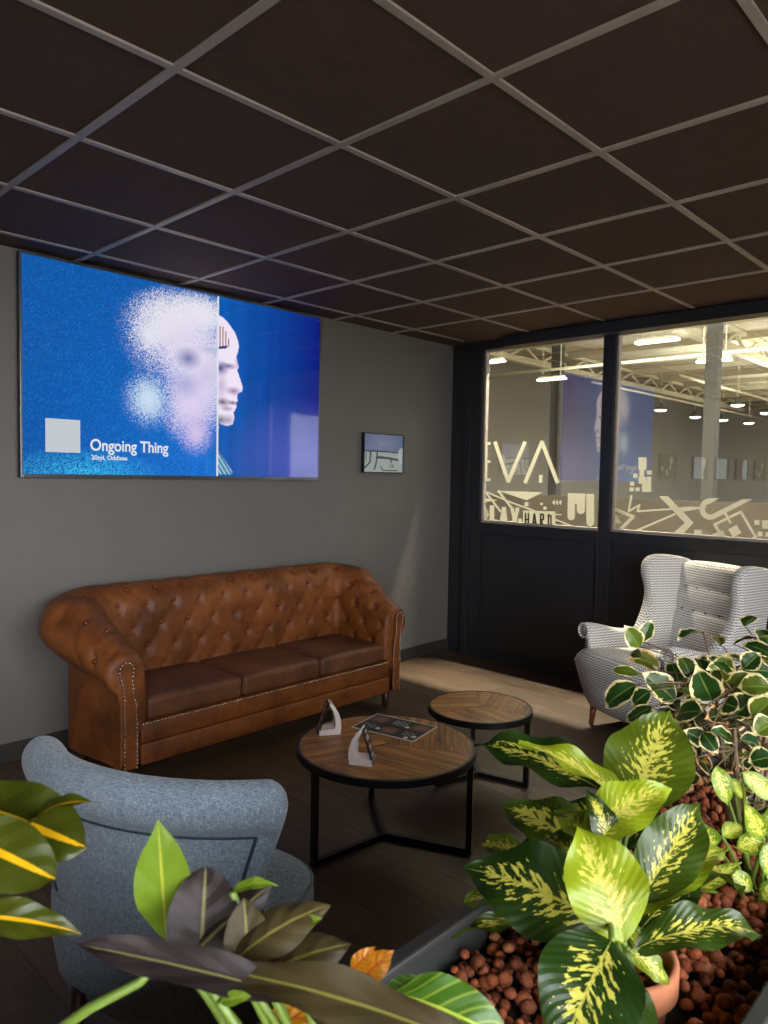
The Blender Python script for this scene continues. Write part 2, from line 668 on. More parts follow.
bm = bmesh.new()
box(bm, -6.6, -6.5, -3.95, YW, 0, H + 0.1)
struct('wall_left', bm, M['white_wall'])

# --- partition to the hall: runs from the corner towards the viewer, 1.1 degrees off square
P0 = Vector((4.36, 1.42, 0))
PT = Vector((-0.02, -1, 0)).normalized()
PN = Vector((1, -0.02, 0)).normalized()        # into the hall
PM = Matrix(((PT.x, PN.x, 0, P0.x), (PT.y, PN.y, 0, P0.y), (0, 0, 1, 0), (0, 0, 0, 1)))


def pane_px(px, py):
    """pixel of the photograph -> (s along the partition, height)"""
    d = ray(px, py)
    k = (P0 - CAM).dot(PN) / d.dot(PN)
    p = CAM + d * k
    return (p - P0).dot(PT), p.z


bm = bmesh.new()
box(bm, 0.0, 0.165, -0.015, 0.10, 0, H, mat=PM)
box(bm, 0.165, 0.225, -0.05, 0.10, 0, H, 0.004, mat=PM)
box(bm, 0.172, 0.182, -0.056, -0.05, 0, H, mat=PM)
S_GLASS = [(0.325, 1.372), (1.457, 2.56), (2.645, 3.75), (3.835, 5.22)]
z_g0, z_g1 = 1.10, 2.475
s_prev = 0.225
for i, (s0, s1) in enumerate(S_GLASS):
    box(bm, s_prev, s0, -0.035, 0.06, 0, H, 0.003, mat=PM)                  # post
    box(bm, s0, s1, -0.035, 0.06, z_g1, H, 0.003, mat=PM)                   # head
    box(bm, s0, s1, -0.035, 0.06, 1.02, z_g0, 0.003, mat=PM)                # transom
    box(bm, s0, s1, -0.010, 0.05, 0.0, 1.02, mat=PM)                        # solid panel, set back
    box(bm, s0, s1, -0.030, 0.06, 0.0, 0.07, mat=PM)
    s_prev = s1
box(bm, s_prev, 5.36, -0.035, 0.06, 0, H, mat=PM)
wall_right = struct('wall_right', bm, M['black'])
bm = bmesh.new()
for i, (s0, s1) in enumerate(S_GLASS):
    for (a0, a1, b0, b1) in ((s0 - 0.004, s0 + 0.007, 0.07, 1.022), (s1 - 0.007, s1 + 0.004, 0.07, 1.022), (s0, s1, 1.012, 1.022)):
        box(bm, a0, a1, -0.040, -0.012, b0, b1, 0.002, mat=PM)
struct('trim_1', bm, M['black'], wall_right)
bm = bmesh.new()
box(bm, 4.2, 4.335, -3.9, 0.83, 2.455, H - 0.004, 0.003)
struct('trim_2', bm, M['black'])

windows = []
for i, (s0, s1) in enumerate(S_GLASS):
    e = bpy.data.objects.new('window_%d' % (i + 1), None)
    C.objects.link(e)
    e['kind'] = 'structure'
    bm = bmesh.new()
    box(bm, s0 + 0.004, s1 - 0.004, 0.004, 0.012, z_g0, z_g1, mat=PM)
    o = obj('pane', bm, M['glass'], e)
    bm = bmesh.new()
    for (a, b, c, d) in ((s0, s0 + 0.018, z_g0, z_g1), (s1 - 0.018, s1, z_g0, z_g1), (s0 + 0.018, s1 - 0.018, z_g0, z_g0 + 0.018), (s0 + 0.018, s1 - 0.018, z_g1 - 0.018, z_g1)):
        box(bm, a, b, -0.012, 0.03, c, d, 0.003, mat=PM)
    obj('window_bead', bm, M['bead'] if 'bead' in M else M['grid'], e)
    windows.append(e)


# --- cream film on the two panes
def film_poly(bm, pts, n0=0.0025):
    ps = [pane_px(*p) for p in pts]
    ps3 = [PM @ Vector((s, n0, z)) for s, z in ps]
    try:
        bm.faces.new([bm.verts.new(p) for p in ps3])
    except ValueError:
        pass


def film_line(bm, pts, w, n0=0.0025):
    """thick polyline, w in pixels of the photograph"""
    for (x0, y0), (x1, y1) in zip(pts, pts[1:]):
        d = Vector((x1 - x0, y1 - y0)).normalized()
        n = Vector((-d.y, d.x)) * (w / 2)
        e = d * (w * 0.25)
        film_poly(bm, [(x0 + n.x - e.x, y0 + n.y - e.y), (x1 + n.x + e.x, y1 + n.y + e.y), (x1 - n.x + e.x, y1 - n.y + e.y), (x0 - n.x - e.x, y0 - n.y - e.y)], n0)


def cv(ox, oy, sc, pts):
    return [(ox + x / sc, oy + y / sc) for x, y in pts]


# lettering on the first pane (E V A)
bm = bmesh.new()
A1 = lambda p: cv(470, 330, 4.873, p)
film_line(bm, A1([(121, 548), (185, 738), (266, 548)]), 3.6)
film_line(bm, A1([(268, 742), (349, 545), (424, 742)]), 3.6)
film_poly(bm, A1([(336, 706), (352, 707), (350, 745), (334, 744)]))
for y in (553, 641, 730):
    film_line(bm, A1([(79, y), (95, y)]), 2.6)
film_line(bm, A1([(79, 548), (77, 735)]), 2.0)
obj('film_lettering', bm, M['film'], windows[0])
bm = bmesh.new()
B1 = lambda p: cv(478, 480, 10.97, p)
B2 = lambda p: cv(540, 480, 10.97, p)
film_poly(bm, B1([(222, 118), (712, 134), (530, 222)]))
film_line(bm, B1([(68, 118), (245, 345)]), 1.9)
film_line(bm, B1([(220, 120), (360, 300)]), 2.2)
film_line(bm, B1([(100, 135), (330, 235), (620, 340)]), 1.5)
film_poly(bm, B1([(60, 195), (215, 222), (60, 245)]))
film_poly(bm, B1([(508, 243), (548, 243), (548, 288), (508, 288)]))
film_poly(bm, B1([(680, 250), (705, 250), (705, 275), (680, 275)]))
film_poly(bm, B1([(715, 292), (748, 292), (748, 325), (715, 325)]))
film_poly(bm, B1([(62, 270), (105, 345), (85, 440), (62, 470)]))
for k in range(3):
    film_poly(bm, B2([(130 + 36 * k, 246), (158 + 36 * k, 216), (158 + 36 * k, 277)]))
film_line(bm, B2([(155, 378), (230, 380)]), 1.2)
film_line(bm, B2([(160, 432), (395, 525)]), 1.4)


def round_end(x0, x1, y0, y1):
    r = (x1 - x0) / 2
    return [(x0, y0), (x1, y0)] + [(x0 + r + r * math.cos(t), y1 - r + r * math.sin(t)) for t in [PI * i / 10 for i in range(11)]]


film_poly(bm, B2([(303, 143), (494, 150), (490, 262), (302, 262)]))
film_poly(bm, B2(round_end(300, 378, 258, 442)))
film_poly(bm, B2(round_end(402, 488, 258, 374)))
film_poly(bm, B2([(p[0], p[1]) for p in round_end(506, 590, 152, 506)]))
obj('film_pattern', bm, M['film'], windows[0])
# the two words at the foot of the pane, big condensed capitals
bm = bmesh.new()
film_line(bm, B1([(150, 290), (150, 470)]), 4.4)
film_line(bm, B1([(130, 440), (215, 455)]), 3.0)
film_poly(bm, B1([(262, 295), (302, 295), (322, 490), (288, 490), (284, 450), (266, 450), (264, 480), (232, 478)]))
film_poly(bm, B1([(350, 300), (388, 302), (402, 370), (412, 302), (452, 304), (425, 420), (425, 495), (375, 492), (375, 420)]))
film_poly(bm, B1([(62, 300), (118, 380), (80, 440), (62, 440)]))
film_poly(bm, B1([(440, 420), (475, 425), (475, 465), (440, 462)]))
obj('film_lettering', bm, M['film'], windows[0])
bm = bmesh.new()
film_poly(bm, cv(478, 480, 10.97, [(492, 335), (845, 345), (845, 535), (492, 515)]), 0.0032)
for k, (dx, dy) in enumerate(((518, 0), (600, 3), (683, 6), (768, 8))):
    pass
o = obj('film_word_ground', bm, M['film'], windows[0])
bm = bmesh.new()


def glyph(bm, pts, w):
    film_line(bm, B1(pts), w, 0.0012)


g = 1.7
glyph(bm, [(520, 365), (520, 500)], g); glyph(bm, [(552, 366), (552, 502)], g); glyph(bm, [(520, 432), (552, 434)], g)
glyph(bm, [(598, 504), (618, 370), (638, 508)], g); glyph(bm, [(606, 462), (632, 464)], g)
glyph(bm, [(686, 510), (686, 374), (716, 380), (716, 434), (690, 438), (718, 514)], g)
glyph(bm, [(772, 518), (772, 380), (800, 395), (800, 498), (774, 516)], g)
k_dark = plain('dark_film_letters', srgb(96, 90, 58), 0.6, var=0.03)
obj('film_word_letters', bm, k_dark, windows[0])

# second pane
bm = bmesh.new()
D1 = lambda p: cv(608, 480, 9.6, p)
D2 = lambda p: cv(688, 480, 9.6, p)
E1 = lambda p: cv(608, 420, 4.8, p)
for (x, y, w, h) in ((145, 180, 38, 58), (150, 238, 22, 34), (120, 258, 20, 20), (186, 242, 22, 20), (146, 272, 36, 34), (186, 272, 20, 18), (104, 296, 20, 20), (162, 290, 44, 56), (102, 324, 20, 18), (130, 324, 20, 18)):
    film_poly(bm, E1([(x, y), (x + w, y), (x + w, y + h), (x, y + h)]))
film_line(bm, D1([(222, 152), (195, 300), (300, 240), (280, 300), (610, 278)]), 2.0)
film_poly(bm, D1([(600, 268), (770, 256), (960, 262), (720, 305)]))
film_line(bm, D1([(225, 505), (640, 328)]), 2.0)
film_poly(bm, D1([(488, 155), (570, 155), (820, 410), (690, 545), (590, 540), (735, 412)]))
film_line(bm, D1([(50, 275), (240, 352), (85, 505)]), 3.4)
film_poly(bm, D1([(48, 315), (130, 412), (40, 412)]))
film_poly(bm, D1([(48, 215), (72, 235), (48, 255)]))
film_poly(bm, D2([(57, 478), (127, 480), (124, 546), (54, 544)]))
# hook: two straight arms joined by a half ring
ring_o, ring_i = [], []
for i in range(15):
    t = math.radians(75 + 190 * (i / 14))
    ring_o.append((212 + 104 * math.cos(t), 278 + 104 * math.sin(t)))
    ring_i.append((212 + 54 * math.cos(t), 278 + 52 * math.sin(t)))
for i in range(14):
    film_poly(bm, D2([ring_o[i], ring_o[i + 1], ring_i[i + 1], ring_i[i]]))
film_poly(bm, D2([(203, 174), (300, 174), (207, 228)]))
film_poly(bm, D2([(238, 379), (616, 184), (522, 184), (225, 330)]))
film_line(bm, D2([(250, 430), (505, 305), (648, 548), (590, 580)]), 2.6)
film_line(bm, D2([(255, 435), (345, 570)]), 2.6)
film_line(bm, D2([(355, 320), (405, 410)]), 2.4)
film_poly(bm, D2([(384, 474), (464, 430), (512, 508), (434, 550)]))
film_poly(bm, D2([(155, 552), (330, 484), (372, 572), (300, 568)]))
for (x, y, w, h) in ((635, 384, 48, 48), (712, 388, 56, 80), (668, 496, 46, 46), (742, 500, 40, 44), (790, 400, 60, 60), (800, 490, 50, 50), (870, 430, 50, 50)):
    film_poly(bm, D2([(x, y), (x + w, y), (x + w, y + h), (x, y + h)]))
film_poly(bm, D2([(485, 568), (510, 566), (520, 580), (480, 578)]))
obj('film_pattern', bm, M['film'], windows[1])

# --- glazed front of the lounge behind the viewer (unseen; bays laid out to shape the daylight)
YF = -3.9
bm = bmesh.new()
box(bm, -6.5, 4.62, YF - 0.1, YF, 0, 0.14)
box(bm, -6.5, 4.62, YF - 0.1, YF, 2.42, H + 0.1)
WIN = []
x = -5.05
while x < 1.5:
    box(bm, x - 0.1, x, YF - 0.1, YF, 0.14, 2.42)
    WIN.append((x, x + 1.25))
    x += 1.35
box(bm, x - 0.1, 4.62, YF - 0.1, YF, 0.14, 2.42)
box(bm, -6.5, -5.15, YF - 0.1, YF, 0.14, 2.42)
struct('wall_front', bm, M['black'])
for i, (x0, x1) in enumerate(WIN):
    bm = bmesh.new()
    box(bm, x0 + 0.002, x1 - 0.002, YF - 0.06, YF - 0.05, 0.142, 2.418)
    struct('window_%d' % (i + 5), bm, M['clear'])
bm = bmesh.new()
box(bm, -40, 40, -60, YF - 0.12, -0.2, -0.12)
struct('ground_outside', bm, plain('grey_paving', srgb(150, 148, 142), 0.9, var=0.1, scale=1))

# ================================================================== HALL BEHIND THE PARTITION
HX0, HX1, HY0, HY1, HZ = 4.62, 32.0, -9.0, 9.5, 4.9
hall_wall = plain('hall_wall_paint', srgb(140, 139, 132), 0.85, var=0.06, scale=0.6)
hall_dark = plain('hall_lower_wall_paint', srgb(84, 76, 60), 0.85, var=0.25, scale=1.6)
hall_roof = plain('pale_metal_deck', srgb(206, 203, 182), 0.7, var=0.06, scale=0.8)
hall_steel = plain('cream_painted_steel', srgb(214, 210, 184), 0.5, var=0.04)
hall_grey = plain('grey_painted_steel', srgb(72, 72, 70), 0.6, var=0.05)
bm = bmesh.new(); box(bm, HX0, HX1, HY0, HY1, -0.1, 0)
struct('floor_hall', bm, plain('brown_hall_floor', srgb(118, 98, 74), 0.6, var=0.12, scale=1.5))
bm = bmesh.new(); box(bm, HX1, HX1 + 0.1, HY0, HY1, 0, HZ)
struct('wall_hall_far', bm, hall_wall)
bm = bmesh.new(); box(bm, HX0, HX1, HY1, HY1 + 0.1, 0, HZ)
struct('wall_hall_left', bm, hall_wall)
bm = bmesh.new(); box(bm, HX0, HX1, HY0 - 0.1, HY0, 0, HZ)
struct('wall_hall_right', bm, hall_wall)
bm = bmesh.new(); box(bm, HX0 - 0.02, HX0, 1.56, HY1, 0, HZ); box(bm, HX0 - 0.02, HX0, HY0, -4.02, 0, HZ); box(bm, 4.36, 4.46, -4.02, 1.56, H + 0.101, HZ); box(bm, 4.36, HX0, 1.56, 1.58, 0, HZ); box(bm, 4.36, HX0, -4.04, -4.02, 0, HZ)
struct('wall_hall_near', bm, hall_wall)
bm = bmesh.new(); box(bm, HX0, HX1, HY0, HY1, HZ, HZ + 0.1)
hr = struct('ceiling_hall', bm, hall_roof)
bm = bmesh.new()
for i in range(14):
    xx = 5.6 + i * 2.0
    box(bm, xx - 0.05, xx + 0.05, HY0, HY1, HZ - 0.16, HZ)          # purlins
for yy in (-6.0, -1.3, 3.4, 8.0):
    box(bm, HX0, HX1, yy - 0.1, yy + 0.1, HZ - 0.55, HZ - 0.40)     # lower chord
    box(bm, HX0, HX1, yy - 0.08, yy + 0.08, HZ - 0.12, HZ - 0.02)
    for i in range(18):
        xx = 5.0 + i * 1.5
        bar(bm, (xx, yy, HZ - 0.12), (xx + 0.75, yy, HZ - 0.45), 0.06)
        bar(bm, (xx + 0.75, yy, HZ - 0.45), (xx + 1.5, yy, HZ - 0.12), 0.06)
struct('beam_hall', bm, hall_steel, hr)
for (px, d, w) in ((711, 9.2, 0.15), (556, 17.0, 0.22)):
    p = at(px, 430, d)
    bm = bmesh.new()
    box(bm, p.x - w / 2, p.x + w / 2, p.y - w / 2, p.y + w / 2, 0, HZ - 0.05)
    box(bm, p.x - w * 0.8, p.x + w * 0.8, p.y - w * 0.8, p.y + w * 0.8, 0, 0.02)
    struct('column_hall', bm, hall_grey)
# low partition with pale band in the hall, and conduit pipes
bm = bmesh.new(); box(bm, 9.0, 9.12, -8.9, 9.4, 0, 1.20)
struct('wall_hall_low', bm, hall_dark)
M['lamp_glow'] = emis('white_led_glow', (1, 0.97, 0.86, 1), 14.0)
M['lamp_glow_far'] = emis('far_led_glow', (1, 0.97, 0.86, 1), 9.0)
lampgrp = 'long lamps hanging in the hall'


def hall_lamp(x, y, z, ln, label):
    t = thing('hanging_lamp', label, 'lamp', (x, y, z), 0, lampgrp)
    bm = bmesh.new(); box(bm, -0.05, 0.05, -ln / 2, ln / 2, 0.03, 0.08, 0.01)
    obj('lamp_housing', bm, hall_steel, t)
    bm = bmesh.new(); box(bm, -0.07, 0.07, -ln / 2 - 0.02, ln / 2 + 0.02, -0.005, 0.03, 0.01)
    obj('diffuser', bm, M['lamp_glow'], t)
    for s in (-1, 1):
        bm = bmesh.new()
        tube(bm, [(0, s * ln * 0.35, 0.08), (0, s * ln * 0.35, HZ - z - 0.02)], 0.006, 6)
        obj('suspension_rod', bm, hall_steel, t)


for (x, y, z, ln, lab) in (
        (10.55, 2.40, 3.568, 0.62, 'bright lamp seen top left in the right pane, hung below the cream beams'),
        (12.95, 2.40, 3.568, 0.55, 'bright lamp beside the thick grey hall column in the right pane'),
        (13.43, 5.95, 3.568, 0.62, 'bright lamp hanging in the middle of the left pane'),
        (10.70, 5.60, 3.568, 0.55, 'bright lamp cut by the left edge of the left pane')):
    hall_lamp(x, y, z, ln, lab)
spotgrp = 'small round lamps along the far hall conduits'
for (x, y, lab) in ((21.3, 6.9, 'leftmost small round lamp just right of the mirrored screen'), (24.3, 7.0, 'small round lamp left of the thick grey column'),
                    (26.0, 6.7, 'small round lamp just right of the thick grey column, lower row'), (27.8, 6.4, 'small round lamp furthest right on the lower conduit'),
                    (21.0, 4.6, 'small round lamp first on the upper conduit right of the column'), (23.9, 4.7, 'small round lamp at the right photo edge on the upper conduit')):
    t = thing('bay_lamp', lab, 'lamp', (x, y, 3.568), 0, spotgrp, 0.72)
    bm = bmesh.new(); lathe(bm, [(0.05, 0.30), (0.08, 0.24), (0.10, 0.14), (0.27, 0.06), (0.28, 0.0), (0.25, 0.03), (0.02, 0.10)], 20)
    obj('lamp_shade', bm, hall_grey, t, True)
    bm = bmesh.new(); ball(bm, (0, 0, 0.0), 0.25, 2, (1, 1, 0.32))
    obj('bulb', bm, M['lamp_glow_far'], t, True)
    bm = bmesh.new(); tube(bm, [(0, 0, 0.33), (0, 0, (HZ - 3.6) / 0.72)], 0.015, 6)
    obj('suspension_rod', bm, hall_steel, t)
bm = bmesh.new()
for (y, z, x0, x1) in ((6.9, 3.96, 17, 31.5), (4.65, 3.96, 17, 31.5)):
    tube(bm, [(x0, y, z), (x1, y, z)], 0.035, 8)
for x in (10.6, 13.2):
    tube(bm, [(x, -6, 3.75), (x, 9.0, 3.75)], 0.028, 8)
pipe = obj('conduit', bm, hall_steel, None, True)
pipe['kind'] = 'structure'
# a lamp that hangs close behind the glass and throws the strip of light over the floor
tn = thing('hanging_lamp', 'long lamp hung in the hall close behind the glass partition, above its top edge', 'lamp', (4.90, 0.85, 3.60), 0, lampgrp)
bm = bmesh.new(); box(bm, -0.04, 0.04, -0.3, 0.3, 0.03, 0.08, 0.008)
obj('lamp_housing', bm, hall_steel, tn)
for s in (-1, 1):
    bm = bmesh.new()
    tube(bm, [(0, s * 0.2, 0.08), (0, s * 0.2, HZ - 3.62)], 0.006, 6)
    obj('suspension_rod', bm, hall_steel, tn)


def area(name, loc, rot, sx, sy, power, col, spread=180):
    l = bpy.data.lights.new(name, 'AREA')
    l.shape = 'RECTANGLE'
    l.size, l.size_y = sx, sy
    l.energy = power
    l.color = col
    l.spread = math.radians(spread)
    o = bpy.data.objects.new(name, l)
    C.objects.link(o)
    o.location = loc
    o.rotation_euler = rot
    return o


area('near_hall_lamp_light', (4.90, 0.85, 3.595), (0, 0, 0), 0.05, 0.6, 1000, (1, 0.90, 0.70))
for i, x in enumerate((7.5, 12.5, 19, 26)):
    area('hall_fill_light', (x, 1.0 if i < 2 else -3.5, HZ - 0.6), (0, 0, 0), 3.0, 9.0, 360 if i < 2 else 2200, (1, 0.97, 0.88))  # added fill without a fixture, brightens the hall and its far walls
    area('hall_ceiling_fill', (x, 1.0, 3.3), (PI, 0, 0), 2.0, 9.0, 560, (1, 0.97, 0.88))  # added upward fill that brightens the hall ceiling, no lamp hangs here

# ================================================================== TELEVISION
TX0, TX1, TZ0, TZ1, TY = 0.905, 2.838, 1.424, 2.520, 1.362
tv = thing('television', 'large wall-mounted television showing a blue picture with a head in profile', 'television', ((TX0 + TX1) / 2, YW, 1.96))
tv_inv = Matrix.Translation((-(TX0 + TX1) / 2, -YW, -1.96))
bm = bmesh.new(); box(bm, TX0, TX1, TY, TY + 0.035, TZ0, TZ1, 0.004, mat=tv_inv)
box(bm, TX0 + 0.35, TX1 - 0.35, TY + 0.035, YW - 0.002, TZ0 + 0.2, TZ1 - 0.2, 0.004, mat=tv_inv)
obj('casing', bm, M['frame_black'], tv)
bm = bmesh.new()
bw = 0.011
for (a, b, c, d) in ((TX0, TX0 + bw, TZ0, TZ1), (TX1 - bw, TX1, TZ0, TZ1), (TX0 + bw, TX1 - bw, TZ0, TZ0 + 0.018), (TX0 + bw, TX1 - bw, TZ1 - bw, TZ1)):
    box(bm, a, b, TY - 0.006, TY, c, d, 0.002, mat=tv_inv)
obj('bezel', bm, plain('steel_bezel', srgb(120, 124, 130), 0.3, 0.8, var=0.05), tv)


def grid_picture(name, x0, x1, z0, z1, y, nx, nz, fn, m, parent=None, mat=None):
    """a flat picture facing -y as a dense grid with one colour per vertex; fn(u, v) arrays -> rgb (linear), v upward"""
    us, vs = np.linspace(0, 1, nx), np.linspace(0, 1, nz)
    U, V = np.meshgrid(us, vs)
    rgb = fn(U, V)
    co = np.stack([x0 + (x1 - x0) * U, np.full_like(U, y), z0 + (z1 - z0) * V], -1).reshape(-1, 3)
    if mat is not None:
        co = co @ np.array(mat.to_3x3()).T + np.array(mat.translation)
    me = bpy.data.meshes.new(name)
    idx = np.arange(nx * nz).reshape(nz, nx)
    f = np.stack([idx[:-1, :-1], idx[:-1, 1:], idx[1:, 1:], idx[1:, :-1]], -1).reshape(-1, 4)
    me.from_pydata(co.tolist(), [], f.tolist())
    ca = me.color_attributes.new('Col', 'FLOAT_COLOR', 'POINT')
    ca.data.foreach_set('color', np.concatenate([rgb, np.ones_like(rgb[..., :1])], -1).reshape(-1).astype(np.float32))
    return obj_me(name, me, m, parent)


def lin(r, g, b):
    return np.array(srgb(r, g, b)[:3])


def in_poly(U, V, pts):
    res = np.zeros(U.shape, bool)
    n = len(pts)
    for i in range(n):
        (x1, y1), (x2, y2) = pts[i], pts[(i + 1) % n]
        if abs(y2 - y1) < 1e-12:
            continue
        c = ((V >= min(y1, y2)) & (V < max(y1, y2))) & (U < (x2 - x1) * (V - y1) / (y2 - y1) + x1)
        res ^= c
    return res


def tv_uv(px, py):
    p = on_axis(px, py, 1, TY)
    return ((p.x - TX0) / (TX1 - TX0), (p.z - TZ0) / (TZ1 - TZ0))


def tvp(pts):      # pixels of the 4.876x crop at (200, 280)
    return [tv_uv(200 + x / 4.876, 280 + y / 4.876) for x, y in pts]


def blot(U, V, c, ru, rv, p=2.0):
    d = np.sqrt(((U - c[0]) / ru) ** 2 + ((V - c[1]) / rv) ** 2)
    return np.clip(1 - d, 0, 1) ** (1 / p)


rng = np.random.default_rng(4)


def tv_picture(U, V):
    shp = U.shape + (1,)
    nz = rng.random(U.shape)
    nz2 = rng.random(U.shape)
    base = lin(8, 92, 178) * (0.80 + 0.5 * nz[..., None]) + (nz2[..., None] > 0.93) * lin(40, 130, 190) * 0.5
    shade = (0.72 + 0.38 * np.clip(U / 0.5, 0, 1) * np.clip(1.1 - V, 0, 1))[..., None]
    col = base * shade
    low = blot(U, V, (0.16, 0.0), 0.24, 0.14, 1.0)[..., None]
    col = col + low * (nz[..., None] > 0.45) * lin(70, 190, 190) * 0.8

    def dust(c, ru, rv, tint, power, soft):
        nonlocal col
        a = blot(U, V, c, ru, rv, power)
        m = np.clip((a - nz * soft) / 0.42, 0, 1)[..., None]
        col = col * (1 - m) + tint * m
    def tc(x, y):
        return tv_uv(x / 2.259, 230 + y / 2.259)
    dust(tc(385, 225), 0.19, 0.24, lin(214, 208, 222), 1.0, 0.6)
    dust(tc(400, 205), 0.17, 0.19, lin(224, 220, 226), 1.6, 0.55)
    dust(tc(450, 190), 0.13, 0.14, lin(220, 218, 228), 1.6, 0.5)
    dust(tc(405, 265), 0.20, 0.26, lin(208, 204, 222), 1.2, 0.7)
    dust(tc(340, 235), 0.085, 0.15, lin(216, 214, 226), 1.3, 0.6)
    dust(tc(450, 320), 0.15, 0.36, lin(212, 206, 226), 1.6, 0.5)
    dust(tc(430, 400), 0.12, 0.24, lin(206, 196, 226), 1.3, 0.55)
    dust(tc(334, 385), 0.10, 0.19, lin(190, 208, 226), 0.9, 0.55)
    dust(tc(442, 462), 0.085, 0.16, lin(200, 184, 220), 0.9, 0.6)
    for c, ru, rv, t, k_ in ((tc(425, 290), 0.05, 0.07, lin(70, 84, 150), 0.85), (tc(470, 330), 0.06, 0.10, lin(170, 166, 204), 0.5), (tc(420, 350), 0.06, 0.09, lin(110, 120, 190), 0.5), (tc(470, 270), 0.05, 0.03, lin(150, 150, 190), 0.5)):
        a = blot(U, V, c, ru, rv, 1.0)[..., None] * k_
        col = col * (1 - a) + t * a
    # right part: smooth deep blue with the profile
    right = U > 0.583
    bands = 0.5 + 0.5 * np.sin(U * 95 + 1.2 * np.sin(U * 31))
    t = np.clip((U - 0.583) / 0.417, 0, 1)[..., None]
    rc = lin(4, 86, 172) * (1 - t) + lin(2, 22, 128) * t
    rc = rc * (0.85 + 0.2 * bands[..., None] * (1 - t)) * (0.95 + 0.1 * nz[..., None])
    vio = blot(U, V, (0.93, 0.12), 0.32, 0.38, 1.0)[..., None] * 0.55
    rc = rc * (1 - vio) + lin(96, 104, 196) * vio
    head = tvp([(80, 160), (112, 176), (140, 205), (168, 245), (184, 285), (192, 320), (186, 352), (178, 372), (186, 402), (190, 425), (182, 442), (196, 480), (210, 525), (206, 548),
                (186, 556), (182, 580), (186, 592), (176, 606), (180, 622), (172, 640), (164, 652), (170, 680), (160, 712), (132, 720), (104, 712), (88, 700), (80, 700)])
    hm = in_poly(U, V, head)[..., None]
    skin = np.broadcast_to(lin(226, 216, 234), rc.shape).copy()

    def spot(x, y, ru, rv, tint, k_):
        nonlocal skin
        c = tvp([(x, y)])[0]
        a = blot(U, V, c, ru, rv, 1.0)[..., None] * k_
        skin = skin * (1 - a) + tint * a
    spot(100, 430, 0.035, 0.05, lin(44, 40, 120), 1.0)
    spot(140, 420, 0.035, 0.022, lin(70, 60, 130), 0.9)
    spot(165, 545, 0.035, 0.03, lin(110, 60, 130), 0.8)
    spot(104, 520, 0.03, 0.09, lin(170, 120, 180), 0.6)
    spot(110, 600, 0.035, 0.03, lin(70, 34, 96), 0.95)
    spot(160, 604, 0.024, 0.016, lin(96, 30, 90), 0.95)
    spot(130, 632, 0.03, 0.02, lin(120, 60, 130), 0.7)
    spot(100, 690, 0.03, 0.04, lin(60, 60, 90), 0.9)
    spot(140, 690, 0.03, 0.04, lin(110, 110, 140), 0.7)
    spot(185, 400, 0.012, 0.05, lin(120, 110, 170), 0.6)
    beanie = in_poly(U, V, tvp([(80, 215), (118, 222), (148, 300), (146, 322), (80, 324)]))[..., None]
    stripes = (np.sin(U * 620) > 0.1)[..., None]
    skin = np.where(beanie & stripes, lin(150, 92, 70), skin)
    brim = in_poly(U, V, tvp([(80, 322), (135, 318), (132, 332), (80, 336)]))[..., None]
    skin = np.where(brim, lin(60, 56, 110), skin)
    rc = np.where(hm, skin * (0.93 + 0.14 * nz[..., None]), rc)
    neck = in_poly(U, V, tvp([(80, 700), (92, 720), (88, 840), (160, 950), (160, 962), (80, 962)]))[..., None]
    rc = np.where(neck, (lin(120, 170, 200) * (0.4 + 0.9 * (np.sin(U * 400 + V * 160) > 0.2))[..., None]), rc)
    col = np.where(right[..., None], rc, col)
    line = (np.abs(U - 0.583) < 0.0032)[..., None]
    col = np.where(line, lin(206, 214, 226), col)
    return np.clip(col, 0, 1)


screen = grid_picture('screen', TX0 + bw, TX1 - bw, TZ0 + 0.018, TZ1 - bw, TY - 0.002, 470, 264, tv_picture, M['screen'], tv, tv_inv)
p0, p1 = on_axis(45, 418, 1, TY), on_axis(80, 453, 1, TY)
bm = bmesh.new(); box(bm, p0.x, p1.x, TY - 0.0045, TY - 0.003, p1.z, p0.z, 0.0006, mat=tv_inv)
obj('screen_tile', bm, emis('lit_tile', srgb(204, 210, 216), 0.9), tv)


def text_mesh(name, body, width, height, loc, rot, m, parent, bold=0.0, align='LEFT'):
    cu = bpy.data.curves.new(name, 'FONT')
    cu.body = body
    cu.size = 1.0
    cu.offset = bold
    cu.extrude = 0.0
    o = bpy.data.objects.new(name, cu)
    C.objects.link(o)
    dg = bpy.context.evaluated_depsgraph_get()
    me = bpy.data.meshes.new_from_object(o.evaluated_get(dg))
    bpy.data.objects.remove(o)
    xs = [v.co.x for v in me.vertices]; ys = [v.co.y for v in me.vertices]
    w, h = max(xs) - min(xs), max(ys) - min(ys)
    x0, y0 = min(xs), min(ys)
    for v in me.vertices:
        v.co.x = (v.co.x - x0) / w * width
        v.co.y = (v.co.y - y0) / h * height
    R = Matrix.Translation(loc) @ rot
    me.transform(R)
    return obj_me(name, me, m, parent)


RX90 = Matrix.Rotation(PI / 2, 4, 'X')
a, b = on_axis(90, 452, 1, TY), on_axis(168, 438, 1, TY)
text_mesh('song_title', 'Ongoing Thing', b.x - a.x, 0.082, tv_inv @ Vector((a.x, TY - 0.0045, a.z - 0.012)), RX90, M['screen_text'], tv, 0.02)
a, b = on_axis(91, 456, 1, TY), on_axis(127, 456, 1, TY)
text_mesh('song_artists', '20syl, Oddisee', b.x - a.x, 0.032, tv_inv @ Vector((a.x, TY - 0.0045, a.z - 0.026)), RX90, M['screen_text'], tv, 0.02)


